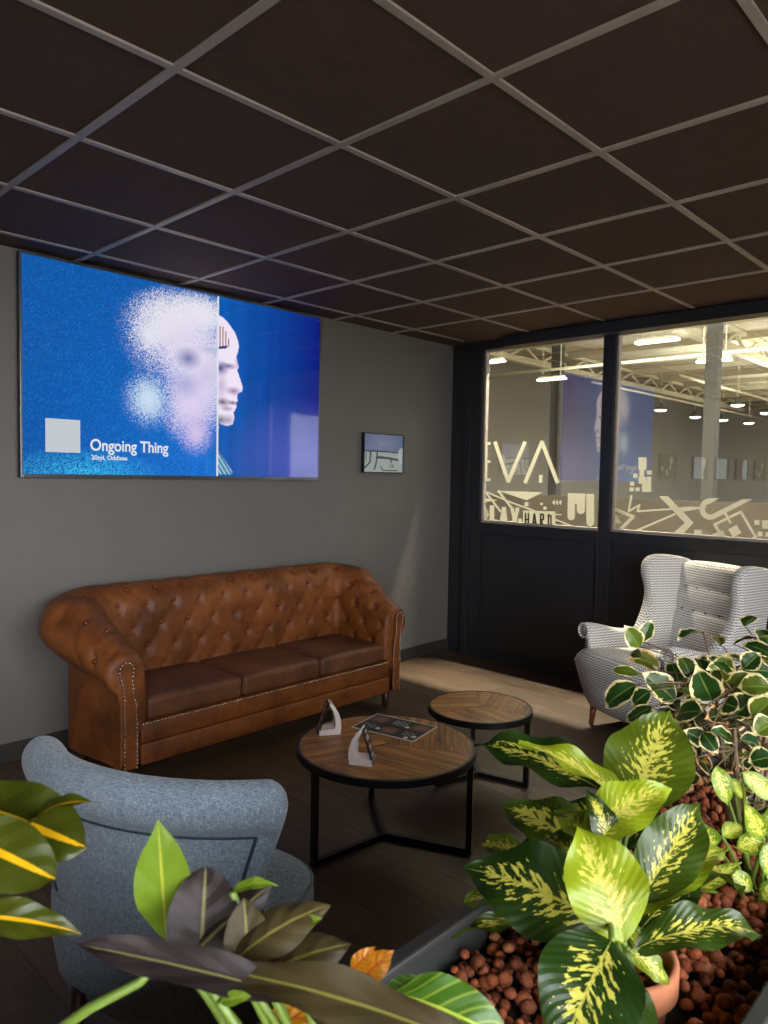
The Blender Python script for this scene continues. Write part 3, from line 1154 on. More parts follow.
# ================================================================== PICTURES ON THE WALL
def pic_photo(U, V):
    nz = rng.random(U.shape)[..., None]
    sky = lin(120, 146, 196) * (0.6 + 0.5 * nz) + blot(U, V, (0.45, 0.75), 0.5, 0.4, 1.0)[..., None] * lin(150, 120, 130) * 0.5
    low = lin(200, 212, 216) * (0.92 + 0.1 * nz)
    col = np.where((V > 0.53)[..., None], sky, low)
    ink = lin(46, 60, 72)

    def stroke(pts, w):
        nonlocal col
        for (x1, y1), (x2, y2) in zip(pts, pts[1:]):
            L2 = (x2 - x1) ** 2 + (y2 - y1) ** 2
            t = np.clip(((U - x1) * (x2 - x1) + (V - y1) * (y2 - y1)) / L2, 0, 1)
            d = np.hypot(U - x1 - t * (x2 - x1), V - y1 - t * (y2 - y1))
            col = np.where((d < w)[..., None], ink, col)
    stroke([(0, 0.54), (0.5, 0.55), (1, 0.52)], 0.018)
    stroke([(0.16, 0.52), (0.15, 0.25), (0.02, 0.1)], 0.018)
    stroke([(0.33, 0.52), (0.31, 0.25), (0.26, 0.06)], 0.018)
    stroke([(0.33, 0.39), (0.6, 0.38), (0.9, 0.33)], 0.03)
    stroke([(0.68, 0.36), (0.7, 0.26)], 0.018)
    stroke([(0.42, 0.15), (0.47, 0.05), (0.85, 0.05)], 0.014)
    stroke([(0.66, 0.2), (0.75, 0.2), (0.74, 0.14), (0.66, 0.15)], 0.012)
    stroke([(0.05, 0.28), (0.05, 0.5)], 0.01)
    col = np.where((blot(U, V, (0.97, 0.45), 0.1, 0.22, 1.0) > 0)[..., None], lin(222, 230, 234), col)
    return np.clip(col, 0, 1)


def pic_other(kind):
    def fn(U, V):
        nz = rng.random(U.shape)[..., None]
        if kind == 0:
            col = lin(70, 68, 62) * (0.8 + 0.4 * nz)
            for c, r in (((0.3, 0.75), 0.2), ((0.35, 0.45), 0.12), ((0.55, 0.25), 0.15), ((0.85, 0.4), 0.12)):
                col = np.where((blot(U, V, c, r * 0.6, r, 1) > 0.1)[..., None], lin(200, 198, 190), col)
        elif kind == 1:
            col = lin(206, 218, 220) * (0.94 + 0.1 * nz)
            col = np.where(((U < 0.18 + 0.1 * np.sin(V * 6)) | (U > 0.96))[..., None], lin(46, 48, 50), col)
        elif kind == 2:
            col = lin(204, 218, 222) * (0.94 + 0.1 * nz)
            col = np.where((U < 0.12)[..., None], lin(60, 60, 60), col)
        else:
            col = lin(66, 66, 66) * (0.9 + 0.2 * nz)
            col = np.where((U + 0.4 * (V - 0.5) ** 2 < 0.45)[..., None], lin(196, 206, 208), col)
        return np.clip(col, 0, 1)
    return fn


PICS = [(3.293, 3.728, pic_photo, 'small black-framed picture hung right of the television, near the corner'),
        (0.18, 0.62, pic_other(0), 'dark picture mirrored in the right pane, first beyond the mirrored screen'),
        (-0.75, -0.32, pic_other(1), 'pale framed picture mirrored in the glass, second beyond the mirrored screen'),
        (-1.47, -1.04, pic_other(2), 'pale framed picture mirrored in the glass, third beyond the mirrored screen'),
        (-2.18, -1.75, pic_other(3), 'half dark half pale picture mirrored in the glass, fourth beyond the mirrored screen'),
        (-2.90, -2.47, pic_other(0), 'dark picture mirrored in the glass at the photo edge, fifth beyond the mirrored screen')]
for (x0, x1, fn, lab) in PICS:
    cx, z0, z1 = (x0 + x1) / 2, 1.480, 1.775
    t = thing('framed_picture', lab, 'picture', (cx, YW, (z0 + z1) / 2), 0, 'framed pictures along the television wall')
    iv = Matrix.Translation((-cx, -YW, -(z0 + z1) / 2))
    bm = bmesh.new()
    for (a, b, c, d) in ((x0, x0 + 0.008, z0, z1), (x1 - 0.008, x1, z0, z1), (x0 + 0.008, x1 - 0.008, z0, z0 + 0.008), (x0 + 0.008, x1 - 0.008, z1 - 0.008, z1)):
        box(bm, a, b, YW - 0.032, YW - 0.001, c, d, 0.0015, mat=iv)
    box(bm, x0 + 0.008, x1 - 0.008, YW - 0.02, YW - 0.001, z0 + 0.008, z1 - 0.008, mat=iv)
    obj('frame', bm, M['frame_black'], t)
    grid_picture('print', x0 + 0.008, x1 - 0.008, z0 + 0.008, z1 - 0.008, YW - 0.024, 110, 76, fn, M['print'], t, iv)

# ================================================================== SOFA
sofa = thing('chesterfield_sofa', 'brown leather button-tufted three-seat sofa with nailhead trim against the dark wall', 'sofa', (2.005, 0.98, 0))
S_IV = Matrix.Translation((-2.005, -0.98, 0))
XL, XR, YFR, YB = 1.205, 2.805, 0.675, 1.125      # inner faces of arms, arm front, inner face of back
RC = 0.05                                          # inner corner radius


def sofa_path():
    pts = []   # (pos, outward normal, arclength)
    n = 46
    for i in range(n):
        pts.append((Vector((XL, YFR + (YB - RC - YFR) * i / n, 0)), Vector((-1, 0, 0))))
    for i in range(14):
        t = PI - (PI / 2) * i / 14
        pts.append((Vector((XL + RC + RC * math.cos(t), YB - RC + RC * math.sin(t), 0)), Vector((math.cos(t), math.sin(t), 0))))
    n = 130
    for i in range(n):
        pts.append((Vector((XL + RC + (XR - XL - 2 * RC) * i / n, YB, 0)), Vector((0, 1, 0))))
    for i in range(14):
        t = PI / 2 - (PI / 2) * i / 14
        pts.append((Vector((XR - RC + RC * math.cos(t), YB - RC + RC * math.sin(t), 0)), Vector((math.cos(t), math.sin(t), 0))))
    n = 46
    for i in range(n + 1):
        pts.append((Vector((XR, YB - RC + (YFR - YB + RC) * i / n, 0)), Vector((1, 0, 0))))
    out = []
    s = 0
    for i, (p, nn) in enumerate(pts):
        if i:
            s += (p - pts[i - 1][0]).length
        out.append((p, nn, s))
    return out


SP = sofa_path()
S_LEN = SP[-1][2]
S_MID = S_LEN / 2


def sofa_h(p):
    """height of the roll: low at the arm fronts, full along the back"""
    return 0.636 + 0.230 * max(0.0, min(1.0, (p.y - YFR) / (YB - YFR))) ** 1.2


def sofa_prof(hh, rr=None):
    """(outward offset, z, tuft weight) from the seat crevice over the roll down to the base"""
    big = smoothstep(0.64, 0.86, hh)
    rr = 0.096 + 0.040 * big
    zc = hh - rr
    pr = []
    for i in range(18):
        t = i / 18
        z = 0.32 + (zc - 0.32) * t
        pr.append((-0.012 + 0.030 * (1 - t) * 0.0 + 0.012 * math.sin(t * PI) * 0 + 0.012 * t, z))
    for i in range(25):
        a = PI - (PI + math.radians(62)) * i / 24
        pr.append((rr + rr * math.cos(a), zc + rr * math.sin(a)))
    n0, z0 = pr[-1]
    n1 = 0.128 + 0.026 * big
    for i in range(1, 6):
        t = i / 5
        pr.append((n0 + (n1 - n0) * (t ** 0.6), z0 - 0.05 * t))
    z2 = pr[-1][1]
    for i in range(1, 9):
        pr.append((n1, z2 + (0.11 - z2) * i / 8))
    return pr


TU, TV = 0.158, 0.112                 # button spacing along the sofa and up the leather


def tuft(u, v):
    """depth of the tufting at arclength u (from the middle) and height-along-profile v"""
    a, b = u / TU, v / (2 * TV)
    d1 = abs(((a + b) * 1.0 + 0.5) % 1.0 - 0.5)
    d2 = abs(((a - b) * 1.0 + 0.5) % 1.0 - 0.5)
    fold = math.exp(-(d1 / 0.07) ** 2) + math.exp(-(d2 / 0.07) ** 2)
    i, j = round(a + b), round(a - b)
    ca, cb = (i + j) / 2, (i - j) / 2
    dist = math.hypot((a - ca) * TU, (b - cb) * 2 * TV)
    return -0.0034 * min(fold, 1.3) - 0.017 * math.exp(-(dist / 0.022) ** 2) + 0.004


bm = bmesh.new()
uvl = bm.loops.layers.uv.new('UVMap')
rows = []
buttons = []
for (p, nn, s) in SP:
    hh = sofa_h(p)
    pr = sofa_prof(hh)
    # roll the very ends of the arms round
    e = min(s, S_LEN - s)
    shrink = 1.0
    if e < 0.03:
        shrink = 1.0 - 0.22 * (1 - math.sqrt(max(0, 1 - (1 - e / 0.03) ** 2)))
    arc = 0
    row = []
    for k, (n_, z_) in enumerate(pr):
        if k:
            arc += math.hypot(n_ - pr[k - 1][0], z_ - pr[k - 1][1])
        q0 = pr[max(k - 1, 0)]; q1 = pr[min(k + 1, len(pr) - 1)]
        tx, tz = q1[0] - q0[0], q1[1] - q0[1]
        L = math.hypot(tx, tz) or 1
        nx, nz = -tz / L, tx / L          # points away from the stuffing
        wt = smoothstep(0.0, 0.06, arc) * (1 - smoothstep(33, 40, k)) * smoothstep(0.015, 0.07, e)
        d = 1.25 * tuft(s - S_MID, arc - 0.10) * wt
        if k < 43:
            d += 0.004 * mnoise.noise(Vector((s * 6, arc * 7, 3))) * smoothstep(0.0, 0.05, e)
        cn, cz = 0.085, hh - 0.12
        nn_, zz_ = n_ + nx * d, z_ + nz * d
        if k < 43:
            nn_ = cn + (nn_ - cn) * shrink
            zz_ = (cz + (zz_ - cz) * shrink) if z_ > cz else zz_
        nn_ *= 1 + 0.14 * abs(nn.x) * smoothstep(0.64, 0.84, hh) * (1 if nn_ > 0 else 0)
        row.append(bm.verts.new(S_IV @ (p + nn * nn_ + Vector((0, 0, zz_)))))
    rows.append(row)
for r0, r1 in zip(rows, rows[1:]):
    for k in range(len(r0) - 1):
        bm.faces.new((r0[k], r1[k], r1[k + 1], r0[k + 1]))
# close the two arm fronts
bm.faces.new(list(rows[0]))
bm.faces.new(list(reversed(rows[-1])))
fix_normals(bm)
shell = obj('tufted_back_and_arms', bm, M['leather'], sofa, True)
# buttons sit in every tuft
bm = bmesh.new()
button_me = None
for ia in range(-24, 25):
    for ib in range(-3, 7):
        for half in (0, 0.5):
            ua, vb = (ia + half) * TU, (ib + half) * 2 * TV
            s = S_MID + ua
            if not (0.045 < s < S_LEN - 0.045):
                continue
            j = min(range(len(SP)), key=lambda q: abs(SP[q][2] - s))
            p, nn, _ = SP[j]
            pr = sofa_prof(sofa_h(p))
            arc = 0
            for k in range(1, 38):
                arc += math.hypot(pr[k][0] - pr[k - 1][0], pr[k][1] - pr[k - 1][1])
                if arc >= vb + 0.10:
                    break
            else:
                continue
            if vb + 0.10 < 0.11 or pr[k][1] < 0.46:
                continue
            tx, tz = pr[k + 1][0] - pr[k - 1][0], pr[k + 1][1] - pr[k - 1][1]
            L = math.hypot(tx, tz)
            nx, nz = -tz / L, tx / L
            c = p + nn * (pr[k][0] - nx * 0.010) + Vector((0, 0, pr[k][1] - nz * 0.010))
            if button_me is None:
                ball(bm, (0, 0, 0), 0.0125, 2)
                first = obj('button', bm, M['button'], sofa, True)
                button_me = first.data
                first.location = S_IV @ c
            else:
                b_ = bpy.data.objects.new('button', button_me)
                C.objects.link(b_)
                b_.parent = sofa
                b_.location = S_IV @ c

# base rail and underside
bm = bmesh.new()
box(bm, XL - 0.03, XR + 0.03, 0.668, 0.73, 0.212, 0.308, 0.008, mat=S_IV)
box(bm, XL - 0.03, XR + 0.03, 0.664, 0.73, 0.110, 0.209, 0.008, mat=S_IV)
box(bm, XL - 0.10, XR + 0.10, 0.69, YB + 0.10, 0.112, 0.30, mat=S_IV)
obj('front_rail', bm, M['leather'], sofa, True)
# three seat cushions
cw = (XR - XL - 0.004) / 3
for i in range(3):
    bm = bmesh.new()
    x0 = XL + 0.002 + i * cw
    rbox(bm, x0 + 0.002, x0 + cw - 0.002, 0.668, YB + 0.005, 0.308, 0.418, 0.028, 0.018, 18, S_IV)
    obj('seat_cushion', bm, M['leather_seat'], sofa, True)
# front panels of the arms, with nailheads
stud_pts = []
for sgn, x_out in ((1, 1.078), (-1, 2.932)):
    def PX(n):
        return x_out + sgn * n
    zt = 0.640 - 0.034
    outl = [(0.012, 0.112), (0.072, 0.112), (0.072, 0.30), (0.068, 0.40), (0.052, 0.48), (0.050, 0.52)]
    cx_, cz_, rr = 0.022, zt - 0.036, 0.034
    loop = [(cx_ + rr * math.cos(t), cz_ + rr * math.sin(t)) for t in [math.radians(-20 + 220 * i / 16) for i in range(17)]]
    outl2 = [(0.006, 0.50), (0.012, 0.44), (0.013, 0.30)]
    full = outl + loop + outl2
    pts = [S_IV @ Vector((PX(a_), YFR - 0.004, b_)) for a_, b_ in full]
    bm = bmesh.new()
    prism(bm, pts, (0, -0.012, 0))
    fix_normals(bm)
    obj('arm_front_panel', bm, M['leather'], sofa)
    # evenly spaced studs round the outline (bottom edge left open)
    path = [Vector((a_, b_)) for a_, b_ in (outl[1:] + loop + outl2 + [(0.012, 0.112)])]
    bm = bmesh.new()
    carry = 0.0
    for q0, q1 in zip(path, path[1:]):
        L = (q1 - q0).length
        t = carry
        while t < L:
            q = q0 + (q1 - q0) * (t / L)
            ball(bm, S_IV @ Vector((PX(q.x), YFR - 0.017, q.y)), 0.0060, 1, (1, 0.6, 1))
            t += 0.0185
        carry = t - L
    obj('nailhead_trim', bm, M['stud'], sofa, True)
bm = bmesh.new()
x = XL - 0.02
while x < XR + 0.02:
    ball(bm, S_IV @ Vector((x, 0.666, 0.303)), 0.0060, 1, (1, 0.6, 1))
    x += 0.0185
obj('nailhead_trim', bm, M['stud'], sofa, True)
for (x, y) in ((1.13, 0.74), (2.88, 0.74), (1.13, 1.18), (2.88, 1.18)):
    bm = bmesh.new()
    p = S_IV @ Vector((x, y, 0))
    lathe(bm, [(0.0, 0.0), (0.016, 0.0), (0.019, 0.01), (0.028, 0.115), (0.0, 0.115)], 16, p.x, p.y)
    obj('leg', bm, M['dark_wood'], sofa, True)

# ================================================================== TABLES


def coffee_table(label, cx, cy, R, z, angs, rot):
    t = thing('coffee_table', label, 'table', (cx, cy, 0), 0, 'round nesting coffee tables')
    zt = z
    bm = bmesh.new()
    uvl = bm.loops.layers.uv.new('UVMap')
    # three wooden sectors, each with its own grain
    gap = 0.0012
    for k in range(3):
        a0, a1 = rot + k * 2 * PI / 3, rot + (k + 1) * 2 * PI / 3
        am = (a0 + a1) / 2
        off = Vector((math.cos(am), math.sin(am), 0)) * gap
        n = 24
        top = [Vector((0, 0, zt)) + off] + [Vector(((R - 0.014) * math.cos(a0 + (a1 - a0) * i / n), (R - 0.014) * math.sin(a0 + (a1 - a0) * i / n), zt)) + off for i in range(n + 1)]
        vt = [bm.verts.new(p) for p in top]
        vb = [bm.verts.new(p - Vector((0, 0, 0.016))) for p in top]
        f = bm.faces.new(vt)
        g = am + math.radians(42)
        for lp in f.loops:
            c = lp.vert.co
            lp[uvl].uv = (c.x * math.cos(g) + c.y * math.sin(g) + k * 3.1, -c.x * math.sin(g) + c.y * math.cos(g) + k * 1.7)
        bm.faces.new(list(reversed(vb)))
        m_ = len(vt)
        for i in range(m_):
            bm.faces.new((vt[i], vb[i], vb[(i + 1) % m_], vt[(i + 1) % m_]))
    obj('table_top', bm, M['table_wood'], t)
    bm = bmesh.new()
    lathe(bm, [(R - 0.012, zt + 0.001), (R - 0.002, zt + 0.001), (R, zt - 0.002), (R, zt - 0.028), (R - 0.012, zt - 0.028)], 72, close=True)
    fix_normals(bm)
    obj('rim', bm, M['black_metal'], t)
    for a in angs:
        x, y = (R - 0.013) * math.cos(a), (R - 0.013) * math.sin(a)
        d = Vector((math.cos(a), math.sin(a), 0))
        bm = bmesh.new()
        bar(bm, (x, y, 0), (x, y, zt - 0.018), 0.022, 0.022, d)
        obj('leg', bm, M['black_metal'], t)
        bm = bmesh.new()
        bar(bm, (0, 0, 0.012), (x, y, 0.012), 0.022, 0.022)
        obj('base_bar', bm, M['black_metal'], t)
    return t


coffee_table('larger round coffee table with menu and two card holders, nearer the sofa front', 1.655, -0.425, 0.360, 0.388, [math.radians(a) for a in (174, 294, 54)], math.radians(58))
coffee_table('smaller empty round coffee table standing behind the larger one', 2.425, -0.325, 0.254, 0.348, [math.radians(a) for a in (44, 164, 284)], math.radians(40))


# menu sheet on the big table
def menu_fn(U, V):
    nz = rng.random(U.shape)[..., None]
    col = lin(26, 25, 26) * (0.9 + 0.2 * nz)
    edge = (U < 0.018) | (U > 0.982) | (V < 0.03) | (V > 0.97)
    for (u0, u1, v0, v1) in ((0.04, 0.32, 0.55, 0.92), (0.36, 0.64, 0.06, 0.45), (0.70, 0.97, 0.52, 0.92)):
        m = (U > u0) & (U < u1) & (V > v0) & (V < v1)
        b = np.clip(blot(U, V, ((u0 + u1) / 2, (v0 + v1) / 2), 0.15, 0.22, 1.5), 0, 1)[..., None]
        f = lin(58, 38, 30) * (0.7 + 0.7 * nz) * (1 - b) + lin(150, 104, 78) * (0.6 + 0.7 * nz) * b
        col = np.where(m[..., None], f, col)
    for (u0, u1, v0, v1) in ((0.40, 0.62, 0.60, 0.86), (0.06, 0.28, 0.20, 0.42), (0.72, 0.9, 0.18, 0.42)):
        m = (U > u0) & (U < u1) & (V > v0) & (V < v1) & (np.sin(V * 150) > 0.2) & (np.sin(U * 61 + np.floor(V * 24) * 2.3) > -0.5)
        col = np.where(m[..., None], lin(170, 168, 164), col)
    for c in ((0.335, 0.24), (0.66, 0.62), (0.92, 0.22), (0.84, 0.10)):
        col = np.where((((U - c[0]) / 0.032) ** 2 + ((V - c[1]) / 0.055) ** 2 < 1)[..., None], lin(226, 224, 222), col)
    col = np.where(edge[..., None], lin(214, 212, 212), col)
    return np.clip(col, 0, 1)


ZT = 0.389
mc = [on_axis(px, py, 2, ZT) for px, py in ((352, 728), (414, 742), (437, 727.5), (376.5, 713.5))]     # near-left, near-right, far-right, far-left
ctr = sum(mc, Vector()) / 4
ux = ((mc[1] - mc[0]) + (mc[2] - mc[3])).normalized()
w_ = ((mc[1] - mc[0]).length + (mc[2] - mc[3]).length) / 2
d_ = ((mc[3] - mc[0]).length + (mc[2] - mc[1]).length) / 2
menu = thing('menu_sheet', 'dark printed menu sheet with white border lying flat on the larger coffee table', 'menu', (ctr.x, ctr.y, ZT + 0.0008), math.atan2(ux.y, ux.x))
flat = Matrix.Rotation(-PI / 2, 4, 'X')
bm = bmesh.new(); box(bm, -w_ / 2, w_ / 2, -d_ / 2, d_ / 2, 0.0, 0.0012)
obj('sheet', bm, plain('white_card', srgb(220, 218, 216), 0.5, var=0.02), menu)
grid_picture('print', -w_ / 2, w_ / 2, -d_ / 2, d_ / 2, -0.0016, 180, 120, menu_fn, M['print'], menu, Matrix(((1, 0, 0, 0), (0, 0, 1, 0), (0, -1, 0, 0), (0, 0, 0, 1))))


def holder_print(U, V):
    nz = rng.random(U.shape)[..., None]
    col = lin(24, 22, 26) * (0.9 + 0.2 * nz)
    col = np.where((((U - 0.5) / 0.28) ** 2 + ((V - 0.45) / 0.12) ** 2 < 1)[..., None], lin(150, 58, 52), col)
    col = np.where((((U - 0.5) / 0.14) ** 2 + ((V - 0.45) / 0.06) ** 2 < 1)[..., None], lin(214, 180, 170), col)
    for (v0, v1) in ((0.66, 0.80), (0.16, 0.26)):
        m = (V > v0) & (V < v1) & (U > 0.2) & (U < 0.8) & (np.sin(U * 30 + V * 11) > -0.4)
        col = np.where(m[..., None], lin(186, 192, 206), col)
    col = np.where((((U - 0.5) / 0.16) ** 2 + ((V - 0.91) / 0.05) ** 2 < 1)[..., None], lin(200, 196, 190), col)
    return np.clip(col, 0, 1)


def card_holder(px, py, rz, label):
    p = on_axis(px, py, 2, ZT)
    t = thing('card_holder', label, 'card holder', (p.x, p.y, ZT + 0.0012), rz, 'acrylic card holders on the coffee table')
    Wd = 0.062
    # outline in local x (length) / z: leaning card leg at -x, curved sail at +x, slab at the bottom
    outer = [(-0.042, 0), (0.046, 0), (0.050, 0.030), (0.048, 0.060), (0.038, 0.092), (0.020, 0.120), (0.008, 0.132), (0.0, 0.128)]
    inner = [(0.003, 0.120), (0.016, 0.098), (0.024, 0.072), (0.026, 0.045), (0.024, 0.026), (-0.042, 0.022)]
    bm = bmesh.new()
    o3 = [Vector((a, -Wd / 2, b)) for a, b in outer + inner]
    prism(bm, o3, (0, Wd, 0))
    fix_normals(bm)
    obj('acrylic_stand', bm, M['acrylic'], t)
    # leaflet leaning from the front foot to the top
    a, b = Vector((-0.043, 0, 0.006)), Vector((-0.002, 0, 0.134))
    ln = (b - a).length
    ang = math.atan2(b.x - a.x, b.z - a.z)
    Mx = Matrix.Translation(a) @ Matrix.Rotation(ang, 4, 'Y')
    bm = bmesh.new(); box(bm, -0.002, 0.001, -Wd / 2, Wd / 2, 0, ln, mat=Mx)
    obj('leaflet', bm, plain('dark_card', srgb(26, 24, 26), 0.4, var=0.05), t)
    grid_picture('print', -Wd / 2 + 0.002, Wd / 2 - 0.002, 0.003, ln - 0.003, 0, 60, 110, holder_print, M['print'], t, Mx @ Matrix.Translation((-0.003, 0, 0)) @ Matrix.Rotation(-PI / 2, 4, 'Z'))
    return t


card_holder(328, 733, math.radians(-32), 'white card holder at the left of the round table, its black leaflet facing left')
card_holder(363, 763, math.radians(122), 'white card holder nearest the front of the round table, below the menu')

# ================================================================== WING CHAIR
def box_uv(o, s=1.0):
    """metre-sized UVs chosen by the facing of each polygon"""
    me = o.data
    uv = me.uv_layers.new(name='UVMap') if not me.uv_layers else me.uv_layers[0]
    for p in me.polygons:
        n = p.normal
        ax = max(range(3), key=lambda i: abs(n[i]))
        for li in p.loop_indices:
            c = me.vertices[me.loops[li].vertex_index].co
            uv.data[li].uv = ((c.y, c.z), (c.x, c.z), (c.x, c.y))[ax]
    return o


WPH = 2.76
wing = thing('wing_chair', 'high-backed wing chair in black and white zigzag fabric beside the glass partition', 'armchair', (3.705, -0.728, 0), WPH - PI / 2, None, 0.98)


def slab(bm, outline, thick, axis_mat, bev=0.02, seg=3):
    """rounded slab: outline (a, b) extruded through thick, edges rounded"""
    tmp = bmesh.new()
    prism(tmp, [Vector((a, b, -thick / 2)) for a, b in outline], (0, 0, thick))
    fix_normals(tmp)
    es = [e for e in tmp.edges if len(e.link_faces) == 2 and e.calc_face_angle(0) > 0.9]
    bmesh.ops.bevel(tmp, geom=es, offset=bev, segments=seg, affect='EDGES', profile=0.5)
    bmesh.ops.triangulate(tmp, faces=[f for f in tmp.faces if len(f.verts) > 4])
    tmp.transform(axis_mat)
    me = bpy.data.meshes.new('tmp')
    tmp.to_mesh(me)
    tmp.free()
    bm.from_mesh(me)
    bpy.data.meshes.remove(me)


def spline(pts, n=6, closed=False):
    """Catmull-Rom through 2D points"""
    out = []
    m = len(pts)
    for i in range(m if closed else m - 1):
        p = [pts[(i + k) % m] if closed else pts[max(0, min(m - 1, i + k))] for k in (-1, 0, 1, 2)]
        for j in range(n):
            t = j / n
            out.append(tuple(0.5 * (2 * p[1][c] + (p[2][c] - p[0][c]) * t + (2 * p[0][c] - 5 * p[1][c] + 4 * p[2][c] - p[3][c]) * t * t + (3 * p[1][c] - p[0][c] - 3 * p[2][c] + p[3][c]) * t ** 3) for c in range(len(p[0]))))
    if not closed:
        out.append(tuple(pts[-1]))
    return out


# seat with a bulging front apron
bm = bmesh.new()
rows = []
prof = [(0.30, 0.105), (0.350, 0.120), (0.392, 0.20), (0.418, 0.31), (0.435, 0.385), (0.432, 0.43), (0.405, 0.462), (0.36, 0.475), (0.20, 0.470), (0.0, 0.455), (-0.28, 0.435)]
prof = spline(prof, 4)
NX = 24
for i in range(NX + 1):
    t = -1 + 2 * i / NX
    hw = 0.335
    row = []
    edge = 1 - abs(t) ** 6
    for (y, z) in prof:
        front = smoothstep(0.1, 0.42, y)
        wgt = hw + (0.03 * smoothstep(0.2, 0.42, z) * front) - 0.02 * (1 - smoothstep(0.10, 0.3, z))
        yy = y - 0.018 * front * (abs(t) ** 4) * 2
        zz = z + (0.010 * (1 - t * t) if z > 0.43 else 0) - (0.03 * abs(t) ** 8 if z > 0.40 else 0)
        row.append(bm.verts.new((t * wgt, yy, zz)))
    rows.append(row)
for r0, r1 in zip(rows, rows[1:]):
    for k in range(len(r0) - 1):
        bm.faces.new((r0[k], r0[k + 1], r1[k + 1], r1[k]))
for r in (rows[0], rows[-1]):
    c = [bm.verts.new((r[0].co.x, -0.30, 0.435)), bm.verts.new((r[0].co.x, -0.30, 0.105))]
    bm.faces.new(list(r) + c)
fix_normals(bm)
box_uv(obj('seat', bm, M['zigzag'], wing, True))
# backrest
BT = math.radians(12)
BM = Matrix.Translation((0, -0.235, 0.40)) @ Matrix.Rotation(BT, 4, 'X')
bm = bmesh.new()
rows = []
ol = []
hgt = 0.605
for j in range(30):
    v = j / 29
    w = 0.250 + 0.030 * v
    rows.append([])
    for i in range(25):
        t = -1 + 2 * i / 24
        d = 0.03 * (1 - t * t)                       # belly of the back
        d -= 0.010 * math.exp(-((v - 0.50) / 0.035) ** 2) + 0.009 * math.exp(-((v - 0.73) / 0.03) ** 2) * 0.6
        zz = v * hgt + 0.012 * (1 - t * t) * v
        if v > 0.93:
            d -= 0.05 * ((v - 0.93) / 0.07) ** 2
        rows[-1].append(bm.verts.new(BM @ Vector((t * w, d, zz))))
back = []
for j in range(30):
    v = j / 29
    w = 0.250 + 0.030 * v
    back.append([bm.verts.new(BM @ Vector(((-1 + 2 * i / 24) * w, -0.115 + (0.04 * ((v - 0.93) / 0.07) ** 2 if v > 0.93 else 0), v * hgt + 0.0))) for i in range(25)])
for j in range(29):
    for i in range(24):
        bm.faces.new((rows[j][i], rows[j][i + 1], rows[j + 1][i + 1], rows[j + 1][i]))
        bm.faces.new((back[j][i + 1], back[j][i], back[j + 1][i], back[j + 1][i + 1]))
for i in range(24):
    bm.faces.new((rows[29][i], rows[29][i + 1], back[29][i + 1], back[29][i]))
    bm.faces.new((rows[0][i + 1], rows[0][i], back[0][i], back[0][i + 1]))
for j in range(29):
    bm.faces.new((rows[j + 1][0], back[j + 1][0], back[j][0], rows[j][0]))
    bm.faces.new((rows[j][24], back[j][24], back[j + 1][24], rows[j + 1][24]))
fix_normals(bm)
box_uv(obj('backrest', bm, M['zigzag'], wing, True))
